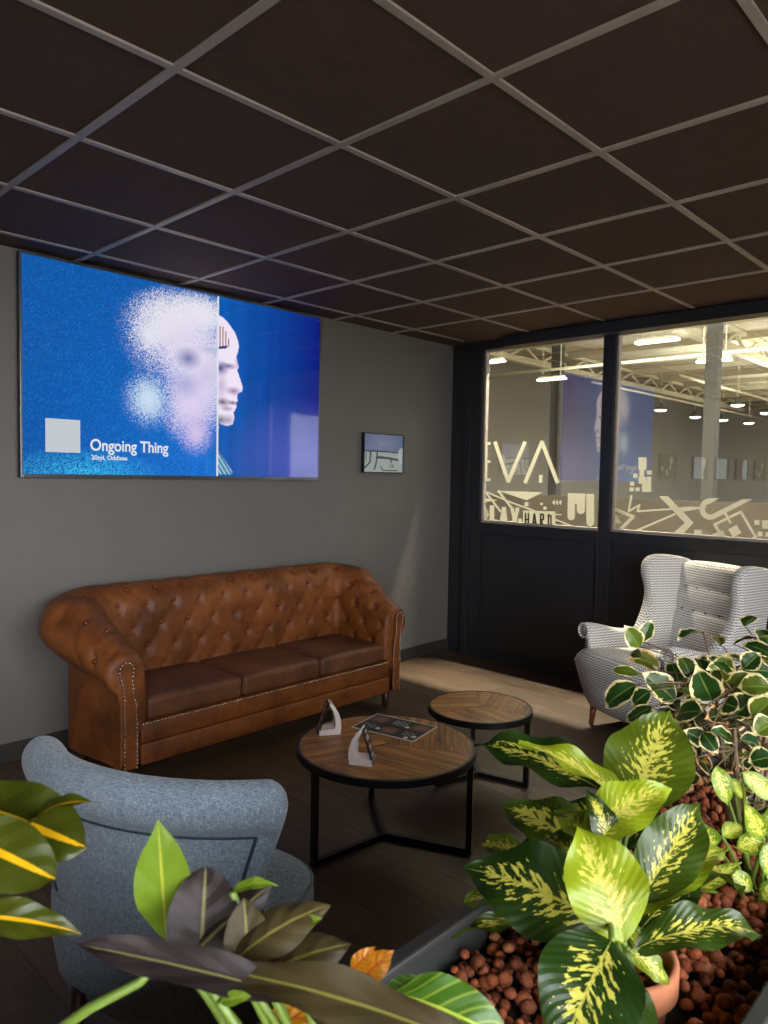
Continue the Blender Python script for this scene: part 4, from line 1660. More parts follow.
# wings and arms
for sg in (-1, 1):
    # wing: side outline in (y, z), set at the edge of the back and splayed outwards
    out = [(-0.36, 0.42), (-0.10, 0.44), (0.02, 0.52), (-0.04, 0.60), (-0.105, 0.70), (-0.125, 0.80), (-0.105, 0.90), (-0.115, 0.975), (-0.17, 1.018), (-0.26, 1.022), (-0.40, 1.00), (-0.45, 0.96), (-0.43, 0.80), (-0.39, 0.55)]
    out = spline(out, 3, True)
    Mw = Matrix.Translation((sg * 0.280, 0, 0)) @ Matrix(((0, 0, 1, 0), (1, 0, 0, 0), (0, 1, 0, 0), (0, 0, 0, 1)))
    bm = bmesh.new()
    slab(bm, out, 0.085, Mw, 0.03, 3)
    for v in bm.verts:                                  # splay the leading edge outwards
        k = (v.co.y + 0.40) / 0.30
        v.co.x += sg * (0.045 * max(0, k) * smoothstep(0.5, 0.75, v.co.z) + 0.02 * smoothstep(0.7, 1.0, v.co.z))
    fix_normals(bm)
    box_uv(obj('wing', bm, M['zigzag'], wing, True))
    # arm: a rolled top that ends in a front scroll, over a slab side
    bm = bmesh.new()
    n = 26
    ring = []
    sec = []
    # cross-section in (x outward, z): inner wall, roll over the top, outer wall
    for a in [math.radians(190 - 300 * i / 18) for i in range(19)]:
        sec.append((0.050 * math.cos(a) + 0.010, 0.050 * math.sin(a)))
    for i in range(n + 1):
        y = -0.30 + 0.66 * i / n
        zc = 0.552 - 0.035 * math.sin(PI * smoothstep(-0.3, 0.36, y)) + 0.02 * smoothstep(0.1, 0.36, y)
        e = max(0, (y - 0.34) / 0.02)
        sc_ = (1 - 0.18 * min(1, e))
        row = [bm.verts.new((sg * (0.305 - 0.045), y, 0.20 + 0.14 * smoothstep(0.2, 0.36, y)))]
        row += [bm.verts.new((sg * (0.305 + 0.020 * smoothstep(-0.2, 0.3, y) + a * sc_), y + (0.016 if a > 0 else 0) * 0, zc + b * sc_)) for a, b in sec]
        row.append(bm.verts.new((sg * (0.305 + 0.050), y - 0.03 * smoothstep(0.2, 0.36, y), 0.30)))
        row.append(bm.verts.new((sg * (0.305 + 0.030), y - 0.05 * smoothstep(0.2, 0.36, y), 0.17)))
        ring.append(row)
    for r0, r1 in zip(ring, ring[1:]):
        for k in range(len(r0) - 1):
            bm.faces.new((r0[k], r0[k + 1], r1[k + 1], r1[k]))
    for r in (ring[0], ring[-1]):
        bm.faces.new(r)
    fix_normals(bm)
    arm = box_uv(obj('arm', bm, M['zigzag'], wing, True))
    # piping ring round the scroll
    bm = bmesh.new()
    pts = [(sg * (0.325 + 0.010 + 0.043 * math.cos(a)), 0.363, 0.572 + 0.043 * math.sin(a)) for a in [2 * PI * i / 24 for i in range(25)]]
    tube(bm, pts, 0.006, 6, False)
    o = box_uv(obj('scroll_piping', bm, M['zigzag'], arm, True))
    for vz in (0.50, 0.73):
        for tx in (0.0, 0.36, 0.72):
            if sg < 0 and tx == 0:
                continue
            bm = bmesh.new()
            ball(bm, BM @ Vector((sg * tx * 0.27, 0.027 * (1 - tx * tx) - 0.006, vz * hgt)), 0.008, 1)
            obj('back_button', bm, M['fab_button'], wing, True)
for (x, y, dy) in ((-0.29, 0.30, 0.02), (0.29, 0.30, 0.02), (-0.28, -0.30, -0.06), (0.28, -0.30, -0.06)):
    bm = bmesh.new()
    tube(bm, [(x, y + dy, 0), (x, y, 0.14)], [0.014, 0.023], 14)
    obj('leg', bm, M['red_wood'], wing, True)

# ================================================================== BLUE CHAIR
BPH = math.radians(22)
blue = thing('tub_chair', 'blue-grey fabric cocktail chair with rolled curved back seen from behind', 'armchair', (0.461, -0.792, 0), BPH - PI / 2)
# local: +y forward, back at -y
NU, A0 = 96, math.radians(45)
RB = 0.50
CY = 0.345                     # centre of the curve
outer_rows = []


def chair_sec(t):
    """closed section (r offset outwards, z) of the back; t = 0 at the middle, 1 at the ears"""
    top = 0.795 - 0.012 * t ** 2 - 0.07 * (1 - math.sqrt(max(0.0, 1 - (max(0.0, t - 0.87) / 0.13) ** 2)))
    bot = 0.17
    pts = [(-0.03, bot), (-0.012, bot + 0.15), (0.016, bot + 0.34), (0.036, top - 0.135), (0.046, top - 0.108), (0.064, top - 0.085), (0.070, top - 0.050), (0.058, top - 0.018), (0.030, top),
           (-0.005, top - 0.008), (-0.030, top - 0.035), (-0.046, top - 0.08), (-0.058, top - 0.2), (-0.065, 0.42), (-0.075, 0.3), (-0.08, bot)]
    return spline(pts, 3)


bm = bmesh.new()
for i in range(NU + 1):
    t = -1 + 2 * i / NU
    a = t * A0
    sec = chair_sec(abs(t))
    endr = math.sqrt(max(0.0, 1 - max(0.0, (abs(t) - 0.86) / 0.14) ** 2))
    row = []
    for (r, z) in sec:
        taper = 1 - 0.44 * (1 - min(1.0, max(0.0, (z - 0.15) / 0.58)))
        ang = a * taper
        thin = 0.35 + 0.65 * endr
        rr = RB + (r + 0.005) * thin - 0.005
        row.append(bm.verts.new((rr * math.sin(ang), CY - rr * math.cos(ang), z)))
    outer_rows.append(row)
for r0, r1 in zip(outer_rows, outer_rows[1:]):
    for k in range(len(r0)):
        bm.faces.new((r0[k], r0[(k + 1) % len(r0)], r1[(k + 1) % len(r0)], r1[k]))
bm.faces.new(outer_rows[0])
bm.faces.new(list(reversed(outer_rows[-1])))
fix_normals(bm)
seam_k = 10
seam_pts = [r[seam_k].co.copy() for r in outer_rows]
edge_l = [outer_rows[7][k].co.copy() for k in range(0, seam_k + 1)]
edge_r = [outer_rows[NU - 7][k].co.copy() for k in range(0, seam_k + 1)]
backo = obj('backrest', bm, M['blue'], blue, True)
bm = bmesh.new()
tube(bm, [p * 1.0 for p in seam_pts[7:NU - 6]], 0.0036, 6)
tube(bm, edge_l, 0.0045, 6)
tube(bm, edge_r, 0.0045, 6)
obj('piping', bm, M['blue_seam'], backo, True)
# seat: deep rounded D
bm = bmesh.new()
n = 48
rings = []
prof = [(0.86, 0.17), (0.95, 0.20), (1.0, 0.30), (1.0, 0.385), (0.985, 0.415), (0.94, 0.43), (0.6, 0.442), (0.2, 0.446)]
ol = []
SYC = 0.085
for i in range(n):
    a = 2 * PI * i / n
    x, y = math.cos(a), math.sin(a)
    e = 3.4
    k = (abs(x) ** e + abs(y) ** e) ** (-1 / e)
    ol.append((0.330 * x * k, SYC + 0.215 * y * k))
for s, z in prof:
    rings.append([bm.verts.new((x * s, SYC + (y - SYC) * s, z)) for x, y in ol])
for a, b in zip(rings, rings[1:]):
    for k in range(n):
        bm.faces.new((a[k], a[(k + 1) % n], b[(k + 1) % n], b[k]))
bm.faces.new(rings[-1]); bm.faces.new(list(reversed(rings[0])))
seat_pipe = [r.co.copy() for r in rings[4]]
fix_normals(bm)
seato = obj('seat', bm, M['blue'], blue, True)
bm = bmesh.new(); tube(bm, seat_pipe + [seat_pipe[0]], 0.0045, 6, False)
obj('piping', bm, plain('pale_blue_piping', srgb(120, 136, 148), 0.8), seato, True)
for (x, y) in ((-0.22, 0.22), (0.22, 0.22), (-0.17, -0.10), (0.17, -0.10)):
    bm = bmesh.new()
    tube(bm, [(x * 1.08, y * 1.05, 0), (x, y, 0.19)], [0.013, 0.021], 12)
    obj('leg', bm, M['dark_wood'], blue, True)

# ================================================================== PLANTER
PX0, PX1, PY0, PY1, PZ = -1.70, 1.75, -2.195, -1.868, 0.928
RIM = 0.018
planter = thing('planter_box', 'long anthracite planter box dividing the lounge, filled with clay pebbles and plants', 'planter', (0, (PY0 + PY1) / 2, 0))
pv = Matrix.Translation((0, -(PY0 + PY1) / 2, 0))
bm = bmesh.new()
box(bm, PX0, PX1, PY0, PY0 + 0.012, 0.02, PZ, mat=pv)
box(bm, PX0, PX1, PY1 - 0.012, PY1, 0.02, PZ, mat=pv)
box(bm, PX0, PX0 + 0.012, PY0 + 0.012, PY1 - 0.012, 0.02, PZ, mat=pv)
box(bm, PX1 - 0.012, PX1, PY0 + 0.012, PY1 - 0.012, 0.02, PZ, mat=pv)
box(bm, PX0 + 0.012, PX1 - 0.012, PY0 + 0.012, PY1 - 0.012, 0.0, 0.06, mat=pv)
obj('body', bm, M['planter'], planter)
bm = bmesh.new()
box(bm, PX0 - 0.002, PX1 + 0.002, PY1 - RIM, PY1 + 0.002, PZ, PZ + 0.012, 0.003, mat=pv)
box(bm, PX0 - 0.002, PX1 + 0.002, PY0 - 0.002, PY0 + RIM, PZ, PZ + 0.012, 0.003, mat=pv)
box(bm, PX0 - 0.002, PX0 + RIM, PY0 + RIM, PY1 - RIM, PZ, PZ + 0.012, 0.003, mat=pv)
box(bm, PX1 - RIM, PX1 + 0.002, PY0 + RIM, PY1 - RIM, PZ, PZ + 0.012, 0.003, mat=pv)
obj('rim', bm, M['planter'], planter)
SOIL = 0.880
bm = bmesh.new()
box(bm, PX0 + 0.013, PX1 - 0.013, PY0 + 0.013, PY1 - 0.013, 0.5, SOIL, mat=pv)
obj('soil', bm, M['soil'], planter)


def pebbles(name, spots, label, seed):
    rg = random.Random(seed)
    me = bpy.data.meshes.new(name)
    base = bmesh.new()
    bmesh.ops.create_icosphere(base, subdivisions=2, radius=1)
    bv = np.array([v.co[:] for v in base.verts])
    bf = np.array([[v.index for v in f.verts] for f in base.faces])
    base.free()
    V, Fc, Cc = [], [], []
    for (x, y, z, r) in spots:
        sc_ = np.array([rg.uniform(0.85, 1.15), rg.uniform(0.85, 1.15), rg.uniform(0.78, 1.0)]) * r
        lump = 1 + 0.10 * np.sin(bv @ np.array([rg.uniform(-3, 3) for _ in range(3)]) + rg.random() * 6)[:, None]
        ang = rg.random() * 6.28
        R = np.array([[math.cos(ang), -math.sin(ang), 0], [math.sin(ang), math.cos(ang), 0], [0, 0, 1]])
        V.append((bv * lump * sc_) @ R.T + np.array([x, y, z]))
        Fc.append(bf + len(bv) * (len(V) - 1))
        k = rg.random()
        c = lin(136, 70, 34) * (0.6 + 0.75 * k)
        if rg.random() < 0.12:
            c = lin(166, 104, 66)
        Cc.append(np.tile(np.append(c, 1.0), (len(bv), 1)))
    V, Fc, Cc = np.concatenate(V), np.concatenate(Fc), np.concatenate(Cc)
    me.from_pydata(V.tolist(), [], Fc.tolist())
    ca = me.color_attributes.new('Col', 'FLOAT_COLOR', 'POINT')
    ca.data.foreach_set('color', Cc.reshape(-1).astype(np.float32))
    o = obj_me(name, me, M['pebble'], None, True)
    return tag(o, label, 'clay pebbles', None, 'stuff')


POT = (0.315, -2.040)
POTR = 0.066
rg = random.Random(3)
spots = []
for layer in range(3):
    for i in range(3000 if layer < 2 else 900):
        x, y = rg.uniform(-0.9, PX1 - 0.03), rg.uniform(PY0 + 0.022, PY1 - 0.022)
        r = rg.choice((0.0050, 0.0058, 0.0066, 0.0075, 0.0088))
        if (x - POT[0]) ** 2 + (y - POT[1]) ** 2 < (POTR + r + 0.004) ** 2:
            continue
        z = SOIL + r * 0.6 + layer * 0.008 + 0.006 * math.sin(x * 9) * math.cos(y * 17)
        ok = True
        for q in spots[-400:] if layer else spots[-900:]:
            if abs(q[0] - x) < 0.02 and (q[0] - x) ** 2 + (q[1] - y) ** 2 + (q[2] - z) ** 2 < ((q[3] + r) * 0.82) ** 2:
                ok = False
                break
        if ok:
            spots.append((x, y, z, r))
pebbles('clay_pebbles', spots, 'bed of reddish brown clay pebbles filling the long planter box', 5)

pot = thing('terracotta_pot', 'round terracotta pot sunk in the pebbles under the yellow-blotched plant', 'pot', (POT[0], POT[1], SOIL - 0.10))
bm = bmesh.new()
lathe(bm, [(0.0, 0.101), (0.045, 0.101), (POTR - 0.006, 0.132), (POTR - 0.007, 0.158), (POTR - 0.003, 0.161), (POTR + 0.002, 0.158), (POTR + 0.002, 0.13), (POTR - 0.008, 0.126), (0.050, 0.02), (0.0, 0.02)], 48)
fix_normals(bm)
obj('body', bm, M['terracotta'], pot, True)
spots2 = []
for i in range(900):
    a, q = rg.random() * 6.28, math.sqrt(rg.random()) * (POTR - 0.018)
    r = rg.choice((0.006, 0.007, 0.008, 0.0095))
    x, y, z = POT[0] + q * math.cos(a), POT[1] + q * math.sin(a), SOIL + 0.030 + rg.random() * 0.016
    if all((s[0] - x) ** 2 + (s[1] - y) ** 2 + (s[2] - z) ** 2 > ((s[3] + r) * 0.8) ** 2 for s in spots2):
        spots2.append((x, y, z, r))
pebbles('clay_pebbles', spots2, 'small heap of clay pebbles inside the terracotta pot', 9)


# ================================================================== PLANTS
class Leaves:
    """gathers many leaf blades into one foliage mesh with UVs and a per-leaf tone (r: paler, g: yellower, b: seed)"""

    def __init__(self):
        self.v, self.f, self.uv, self.c, self.mi = [], [], [], [], []

    def leaf(self, B, T, w, nrm, arch=0.12, fold=0.25, curl=0.0, tone=(0.5, 0.0), shape=0.8, tip=1.0, wave=0.04, mi=0, nu=8, nv=16, seed=None, twist=0.0, pw=0.85):
        """blade from B to T, half width w (m), nrm = the side that faces out"""
        B, T, nrm = Vector(B), Vector(T), Vector(nrm)
        d = T - B
        L = d.length
        d.normalize()
        n = (nrm - d * nrm.dot(d)).normalized()
        x = d.cross(n).normalized()
        sd = random.random() if seed is None else seed
        base = len(self.v)
        for j in range(nv + 1):
            v = j / nv
            wid = w * (math.sin(PI * min(1, v ** shape)) ** pw if 0 < v < 1 else 0.0)
            if v > 0.80:
                wid *= 1 - 0.45 * tip * smoothstep(0.80, 1.0, v)
            wid = max(wid, w * 0.012)
            tw = twist * (v - 0.5)
            xx = x * math.cos(tw) + n * math.sin(tw)
            nn = n * math.cos(tw) - x * math.sin(tw)
            c = B + d * (v * L) + n * (arch * L * 4 * v * (1 - v))
            for i in range(nu + 1):
                u = -1 + 2 * i / nu
                a = abs(u)
                lift = fold * a * wid - curl * a * a * wid + wave * L * math.sin(v * 15 + sd * 9 + (2 if u > 0 else 0)) * a * a * 0.5
                self.v.append(c + xx * (u * wid * math.cos(fold * 0.6)) + nn * lift)
                self.c.append((tone[0], tone[1], sd, 1))
        for j in range(nv):
            for i in range(nu):
                q = base + j * (nu + 1) + i
                self.f.append((q, q + 1, q + nu + 2, q + nu + 1))
                self.uv += [(i / nu, j / nv), ((i + 1) / nu, j / nv), ((i + 1) / nu, (j + 1) / nv), (i / nu, (j + 1) / nv)]
                self.mi.append(mi)

    def build(self, name, mats, parent):
        me = bpy.data.meshes.new(name)
        O = parent.location
        me.from_pydata([tuple(p - O) for p in self.v], [], self.f)
        ca = me.color_attributes.new('Col', 'FLOAT_COLOR', 'POINT')
        ca.data.foreach_set('color', [k for c in self.c for k in c])
        uv = me.uv_layers.new(name='UVMap')
        uv.data.foreach_set('uv', [k for c in self.uv for k in c])
        o = obj_me(name, me, mats, parent, True)
        me.polygons.foreach_set('material_index', self.mi)
        return o


def toward_cam(p):
    return (CAM - Vector(p)).normalized()


UP = Vector((0, 0, 1))


def px_leaf(LV, bp, tp, wpx, bd, td, lean=0.5, side=0.0, **kw):
    """leaf given by its base and tip pixels with their depths; half width in photo pixels"""
    B, T = at(bp[0], bp[1], bd), at(tp[0], tp[1], td)
    w = wpx / F_PX * (bd + td) / 2
    nrm = toward_cam((B + T) / 2) * lean + UP * (1 - lean) + CR * side
    LV.leaf(B, T, w, nrm, **kw)
    return B


def stalk(bm, a, b, r0=0.004, r1=0.0025, sag=0.02):
    a, b = Vector(a), Vector(b)
    pts = []
    for i in range(7):
        t = i / 6
        p = a.lerp(b, t)
        p = p + Vector((0, 0, 1)) * sag * 4 * t * (1 - t) * (b - a).length
        pts.append(p)
    tube(bm, pts, [r0 + (r1 - r0) * i / 6 for i in range(7)], 7)


# ---- dumb cane in the terracotta pot
dc = thing('dumb_cane_plant', 'big-leaved green plant blotched yellow, growing from the terracotta pot', 'plant', (POT[0], POT[1], SOIL + 0.03))
LV = Leaves()
crown = Vector((POT[0] + 0.01, POT[1] + 0.012, SOIL + 0.09))
bases = []


def dl(bp, tp, w, bd, td, **kw):
    kw.setdefault('wave', 0.085)
    kw.setdefault('twist', random.uniform(-0.35, 0.35))
    bases.append(px_leaf(LV, bp, tp, w, bd, td, **kw))


dl((634, 806), (670, 710), 43, 0.88, 0.95, lean=0.85, side=-0.1, arch=0.05, fold=0.12, tone=(0.55, 0.25), shape=0.72, tip=0.6)
dl((604, 792), (474, 744), 25, 0.92, 1.02, lean=0.45, arch=0.10, fold=0.3, tone=(0.40, 0.0), shape=0.8)
dl((628, 806), (518, 743), 15, 0.88, 0.94, lean=0.2, side=-0.3, arch=0.10, fold=0.55, tone=(0.62, 0.85))
dl((606, 862), (500, 806), 29, 0.84, 0.92, lean=0.6, arch=0.12, fold=0.2, tone=(0.62, 0.1))
dl((606, 926), (464, 868), 45, 0.74, 0.80, lean=0.65, arch=0.14, fold=0.12, tone=(0.48, 0.0), shape=0.82)
dl((624, 944), (578, 826), 41, 0.70, 0.76, lean=0.8, side=0.15, arch=0.12, fold=0.22, tone=(0.60, 0.95), shape=0.9, tip=0.4)
dl((584, 842), (672, 788), 27, 0.80, 0.82, lean=0.55, arch=0.16, fold=0.2, tone=(0.60, 0.95))
dl((638, 902), (700, 802), 30, 0.78, 0.84, lean=0.6, side=0.3, arch=0.12, fold=0.3, tone=(0.50, 0.1))
dl((632, 950), (762, 936), 23, 0.72, 0.76, lean=0.5, arch=0.16, fold=0.25, tone=(0.45, 0.05))
dl((612, 940), (556, 1062), 52, 0.66, 0.60, lean=0.8, arch=0.14, fold=0.15, tone=(0.50, 0.0), shape=0.8)
dl((622, 966), (610, 1064), 36, 0.65, 0.62, lean=0.8, side=0.2, arch=0.10, fold=0.2, tone=(0.40, 0.05))
dl((640, 912), (728, 848), 22, 0.78, 0.84, lean=0.45, arch=0.14, fold=0.3, tone=(0.62, 0.65))
dl((524, 852), (476, 846), 13, 0.84, 0.86, lean=0.4, arch=0.1, fold=0.3, tone=(0.6, 0.2))
dl((590, 930), (452, 936), 12, 0.78, 0.80, lean=0.25, arch=0.10, fold=0.5, tone=(0.55, 0.1))
dl((520, 890), (462, 905), 14, 0.82, 0.84, lean=0.5, arch=0.1, fold=0.2, tone=(0.35, 0.3))
dl((640, 930), (700, 880), 24, 0.80, 0.86, lean=0.5, arch=0.12, fold=0.2, tone=(0.35, 0.0))
dl((618, 850), (566, 800), 22, 0.86, 0.92, lean=0.5, arch=0.12, fold=0.2, tone=(0.45, 0.0))
dl((626, 850), (636, 782), 26, 0.90, 0.98, lean=0.6, arch=0.12, fold=0.2, tone=(0.4, 0.0))
dl((610, 900), (520, 870), 26, 0.82, 0.90, lean=0.5, arch=0.15, fold=0.15, tone=(0.4, 0.0))
dl((640, 890), (742, 900), 24, 0.82, 0.92, lean=0.3, arch=0.18, fold=0.2, tone=(0.4, 0.1))
dl((600, 870), (540, 836), 22, 0.88, 0.96, lean=0.4, arch=0.15, fold=0.15, tone=(0.42, 0.0))
dl((628, 950), (668, 985), 12, 0.72, 0.72, lean=0.6, arch=0.15, fold=0.2, tone=(0.6, 0.5))
rd = random.Random(8)
for k in range(16):
    a = rd.uniform(0, 6.28)
    bx, by = 616 + 26 * math.cos(a), 890 + 40 * math.sin(a)
    L_ = rd.uniform(60, 95)
    d0 = rd.uniform(0.78, 0.90)
    dl((bx, by), (bx + L_ * math.cos(a) * 0.95, by + L_ * math.sin(a) * 0.55 - 12), rd.uniform(14, 22), d0, d0 + rd.uniform(0.02, 0.08), lean=rd.uniform(0.3, 0.6), side=rd.uniform(-0.3, 0.3), arch=rd.uniform(0.1, 0.2), fold=rd.uniform(0.2, 0.4), tone=(rd.uniform(0.35, 0.6), rd.choice((0, 0, 0.1, 0.5))))
LV.build('foliage', M['dieff'], dc)
bm = bmesh.new()
O = dc.location
for k in range(4):
    a = k * 1.6
    tube(bm, [Vector((0.018 * math.cos(a), 0.018 * math.sin(a), -0.02)), Vector((0.014 * math.cos(a), 0.014 * math.sin(a), 0.04)), (crown - O) + Vector((0.008 * math.cos(a), 0.008 * math.sin(a), 0.01))], [0.008, 0.007, 0.005], 9)
for b in bases:
    stalk(bm, crown - O + Vector((random.uniform(-.012, .012), random.uniform(-.012, .012), random.uniform(-0.03, 0.0))), b - O, 0.0045, 0.0030, 0.08)
obj('stem', bm, M['stem'], dc, True)

# ---- cream-edged fig
fbase = Vector((0.78, -2.03, SOIL + 0.005))
fig = thing('variegated_fig_plant', 'bushy plant with dark leaves edged in cream, in front of the wing chair', 'plant', fbase)
LV = Leaves()
bases = []
FL = [((182, 215), (110, 115), 15, 1.22), ((190, 190), (238, 88), 11, 1.24), ((190, 262), (146, 238), 9, 1.20), ((180, 340), (45, 322), 9, 1.16), ((168, 386), (22, 495), 19, 1.10),
      ((230, 416), (146, 486), 15, 1.12), ((242, 488), (116, 556), 11, 1.10), ((342, 458), (186, 330), 22, 1.14), ((368, 408), (318, 276), 18, 1.20), ((512, 458), (436, 300), 24, 1.12),
      ((512, 326), (468, 246), 14, 1.28), ((546, 424), (592, 232), 22, 1.18), ((572, 436), (708, 332), 20, 1.14), ((780, 400), (626, 398), 19, 1.08), ((800, 262), (646, 200), 12, 1.20),
      ((790, 330), (622, 322), 18, 1.20), ((462, 512), (342, 532), 24, 1.06), ((468, 642), (378, 596), 15, 1.06), ((622, 524), (722, 436), 22, 1.08), ((700, 540), (800, 450), 20, 1.04),
      ((468, 606), (542, 704), 14, 1.04), ((506, 598), (614, 664), 13, 1.02), ((790, 716), (676, 742), 18, 1.0), ((560, 470), (640, 500), 18, 1.1), ((640, 640), (740, 690), 16, 1.02),
      ((420, 470), (330, 300), 16, 1.26), ((600, 420), (520, 300), 18, 1.30), ((680, 420), (700, 280), 18, 1.28), ((800, 560), (700, 620), 20, 1.02), ((600, 560), (520, 500), 18, 1.14),
      ((820, 500), (760, 420), 20, 1.1), ((660, 480), (760, 520), 20, 1.12), ((420, 560), (480, 480), 16, 1.14), ((360, 500), (300, 440), 14, 1.2)]
for k, (b, t, w, d) in enumerate(FL):
    bp, tp = (600 + b[0] / 4.57, 600 + b[1] / 4.57), (600 + t[0] / 4.57, 600 + t[1] / 4.57)
    bases.append(px_leaf(LV, bp, tp, w * 0.68, d, d + random.uniform(-0.03, 0.05), lean=random.uniform(0.55, 0.85), side=random.uniform(-0.3, 0.3), arch=random.uniform(0.04, 0.12), fold=random.uniform(0.12, 0.35), tone=(0.5, random.choice((0, 0, 0, 0.05, 0.3))), wave=0.05, shape=0.78))
for k in range(26):            # curled brown-edged leaves lower down in the bush
    a = random.uniform(655, 768), random.uniform(715, 800)
    ang = random.uniform(0, 6.28)
    ln = random.uniform(14, 24)
    bases.append(px_leaf(LV, a, (a[0] + ln * math.cos(ang), a[1] + ln * math.sin(ang) * 0.7), random.uniform(6, 10), 1.10, 1.10 + random.uniform(-0.06, 0.06), lean=0.3, side=random.uniform(-1, 1), arch=random.uniform(0.08, 0.22), fold=random.uniform(0.3, 0.9), curl=random.uniform(0, 0.7), tone=(0.5, 0.0), mi=1, wave=0.12))
rf = random.Random(21)
for k in range(60):            # the dense middle of the bush
    a = rf.uniform(648, 790), rf.uniform(665, 800)
    ang = rf.uniform(0, 6.28)
    ln = rf.uniform(18, 34)
    d = rf.uniform(1.10, 1.30)
    bases.append(px_leaf(LV, a, (a[0] + ln * math.cos(ang), a[1] + ln * math.sin(ang) * 0.8 - 8), rf.uniform(9, 14), d, d + rf.uniform(-0.06, 0.04), lean=rf.uniform(0.4, 0.8), side=rf.uniform(-0.5, 0.5), arch=rf.uniform(0.05, 0.15), fold=rf.uniform(0.15, 0.5), tone=(0.5, rf.choice((0, 0, 0.1, 0.4))), mi=rf.choice((0, 0, 0, 1)), wave=0.06, shape=0.78))
for k in range(40):            # far side of the bush
    a = random.uniform(0, 6.28)
    c = fbase + Vector((random.uniform(-0.06, 0.32), random.uniform(-0.06, 0.13), random.uniform(0.05, 0.34)))
    d = Vector((math.cos(a), math.sin(a), random.uniform(-0.2, 0.6))).normalized()
    LV.leaf(c, c + d * random.uniform(0.045, 0.075), random.uniform(0.013, 0.02), UP + d * 0.2, arch=0.1, fold=0.25, tone=(0.5, random.choice((0, 0.2))), wave=0.05, mi=random.choice((0, 0, 1)))
    bases.append(c)
LV.build('foliage', [M['ficus'], M['ficus_brown']], fig)
bm = bmesh.new()
mains = []
for k in range(6):
    a = k * 1.05
    p = [Vector((0.012 * math.cos(a), 0.012 * math.sin(a), -0.03)), Vector((0.04 * math.cos(a) + 0.0, 0.03 * math.sin(a), 0.12)), Vector((0.10 * math.cos(a) + 0.05, 0.05 * math.sin(a) + 0.01, 0.26))]
    tube(bm, p, [0.006, 0.005, 0.003], 8)
    mains.append(p)
for b in bases:
    q = b - fbase
    best = min((p[1].lerp(p[2], t) for p in mains for t in (0, 0.35, 0.7, 1.0)), key=lambda z: (z - q).length)
    stalk(bm, best, q, 0.0015, 0.0009, 0.05)
obj('stem', bm, M['stem_brown'], fig, True)

# ---- small yellow speckled plant at the right edge
ab = Vector((0.66, -2.085, SOIL + 0.005))
auc = thing('speckled_plant', 'small light green plant speckled yellow at the right edge of the planter', 'plant', ab)
LV = Leaves()
bases = []
for (b, t, w, d) in (((764, 838), (744, 802), 15, 0.94), ((764, 842), (735, 848), 15, 0.93), ((768, 842), (768, 880), 12, 0.92), ((716, 766), (728, 806), 14, 0.98), ((732, 778), (744, 800), 8, 0.98), ((742, 772), (776, 802), 14, 0.97),
                     ((780, 830), (806, 806), 15, 0.94), ((775, 846), (812, 862), 14, 0.94), ((768, 836), (782, 800), 13, 0.96), ((716, 846), (698, 820), 14, 0.96), ((722, 836), (742, 826), 12, 0.95),
                     ((700, 890), (742, 862), 12, 0.98), ((752, 890), (726, 868), 12, 0.98), ((760, 900), (790, 880), 14, 0.97), ((690, 858), (672, 838), 12, 1.0)):
    bases.append(px_leaf(LV, b, t, w * 0.72, d, d + random.uniform(-0.02, 0.02), lean=0.8, side=random.uniform(-0.2, 0.2), arch=0.08, fold=0.2, tone=(0.62 if t[0] > 730 else 0.45, 0.45 if t[0] > 725 and t[1] < 870 else 0.0), wave=0.04))
LV.build('foliage', M['aucuba'], auc)
bm = bmesh.new()
for b in bases:
    q = b - ab
    stalk(bm, Vector((random.uniform(-0.012, 0.012), random.uniform(-0.012, 0.012), -0.02)), q, 0.0034, 0.0018, 0.03)
obj('stem', bm, M['stem'], auc, True)

# ---- dark croton at the left edge, close to the viewer
cb = Vector((-0.33, -2.02, SOIL + 0.005))
cro = thing('croton_plant', 'dark green plant with yellow leaf ribs reaching in at the left photo edge', 'plant', cb)
LV = Leaves()
bases = []
for (b, t, w, b_d, t_d, kw) in (
        ((-40, 800), (86, 848), 38, 0.42, 0.40, dict(lean=0.85, arch=0.03, fold=0.08, tone=(0.5, 0), shape=1.0, tip=0.1, pw=0.55)),
        ((-50, 830), (56, 880), 34, 0.385, 0.375, dict(lean=0.85, arch=0.04, fold=0.12, tone=(0.5, 0), shape=1.0, tip=0.1, pw=0.6)),
        ((30, 826), (98, 803), 11, 0.41, 0.40, dict(lean=0.3, arch=0.14, fold=0.4, tone=(0.5, 0))),
        ((-50, 916), (82, 934), 19, 0.40, 0.42, dict(lean=0.6, arch=0.10, fold=0.2, tone=(0.5, 0))),
        ((-80, 860), (-10, 800), 30, 0.42, 0.46, dict(lean=0.6, arch=0.1, fold=0.2, tone=(0.5, 0))),
        ((-90, 900), (-30, 960), 30, 0.42, 0.42, dict(lean=0.6, arch=0.1, fold=0.2, tone=(0.5, 0)))):
    bases.append(px_leaf(LV, b, t, w, b_d, t_d, **kw))
for k in range(14):
    a = random.uniform(0, 6.28)
    c = cb + Vector((random.uniform(-0.18, -0.05), random.uniform(-0.05, 0.06), random.uniform(0.12, 0.42)))
    d = Vector((-abs(math.cos(a)) * 0.6 - 0.1, math.sin(a), random.uniform(0.0, 0.7))).normalized()
    LV.leaf(c, c + d * random.uniform(0.10, 0.15), random.uniform(0.02, 0.028), UP + d * 0.2, arch=0.1, fold=0.2, wave=0.05)
    bases.append(c)
LV.build('foliage', M['croton'], cro)
bm = bmesh.new()
tube(bm, [Vector((0, 0, -0.03)), Vector((-0.02, 0.0, 0.15)), Vector((-0.06, 0.01, 0.36))], [0.007, 0.006, 0.004], 8)
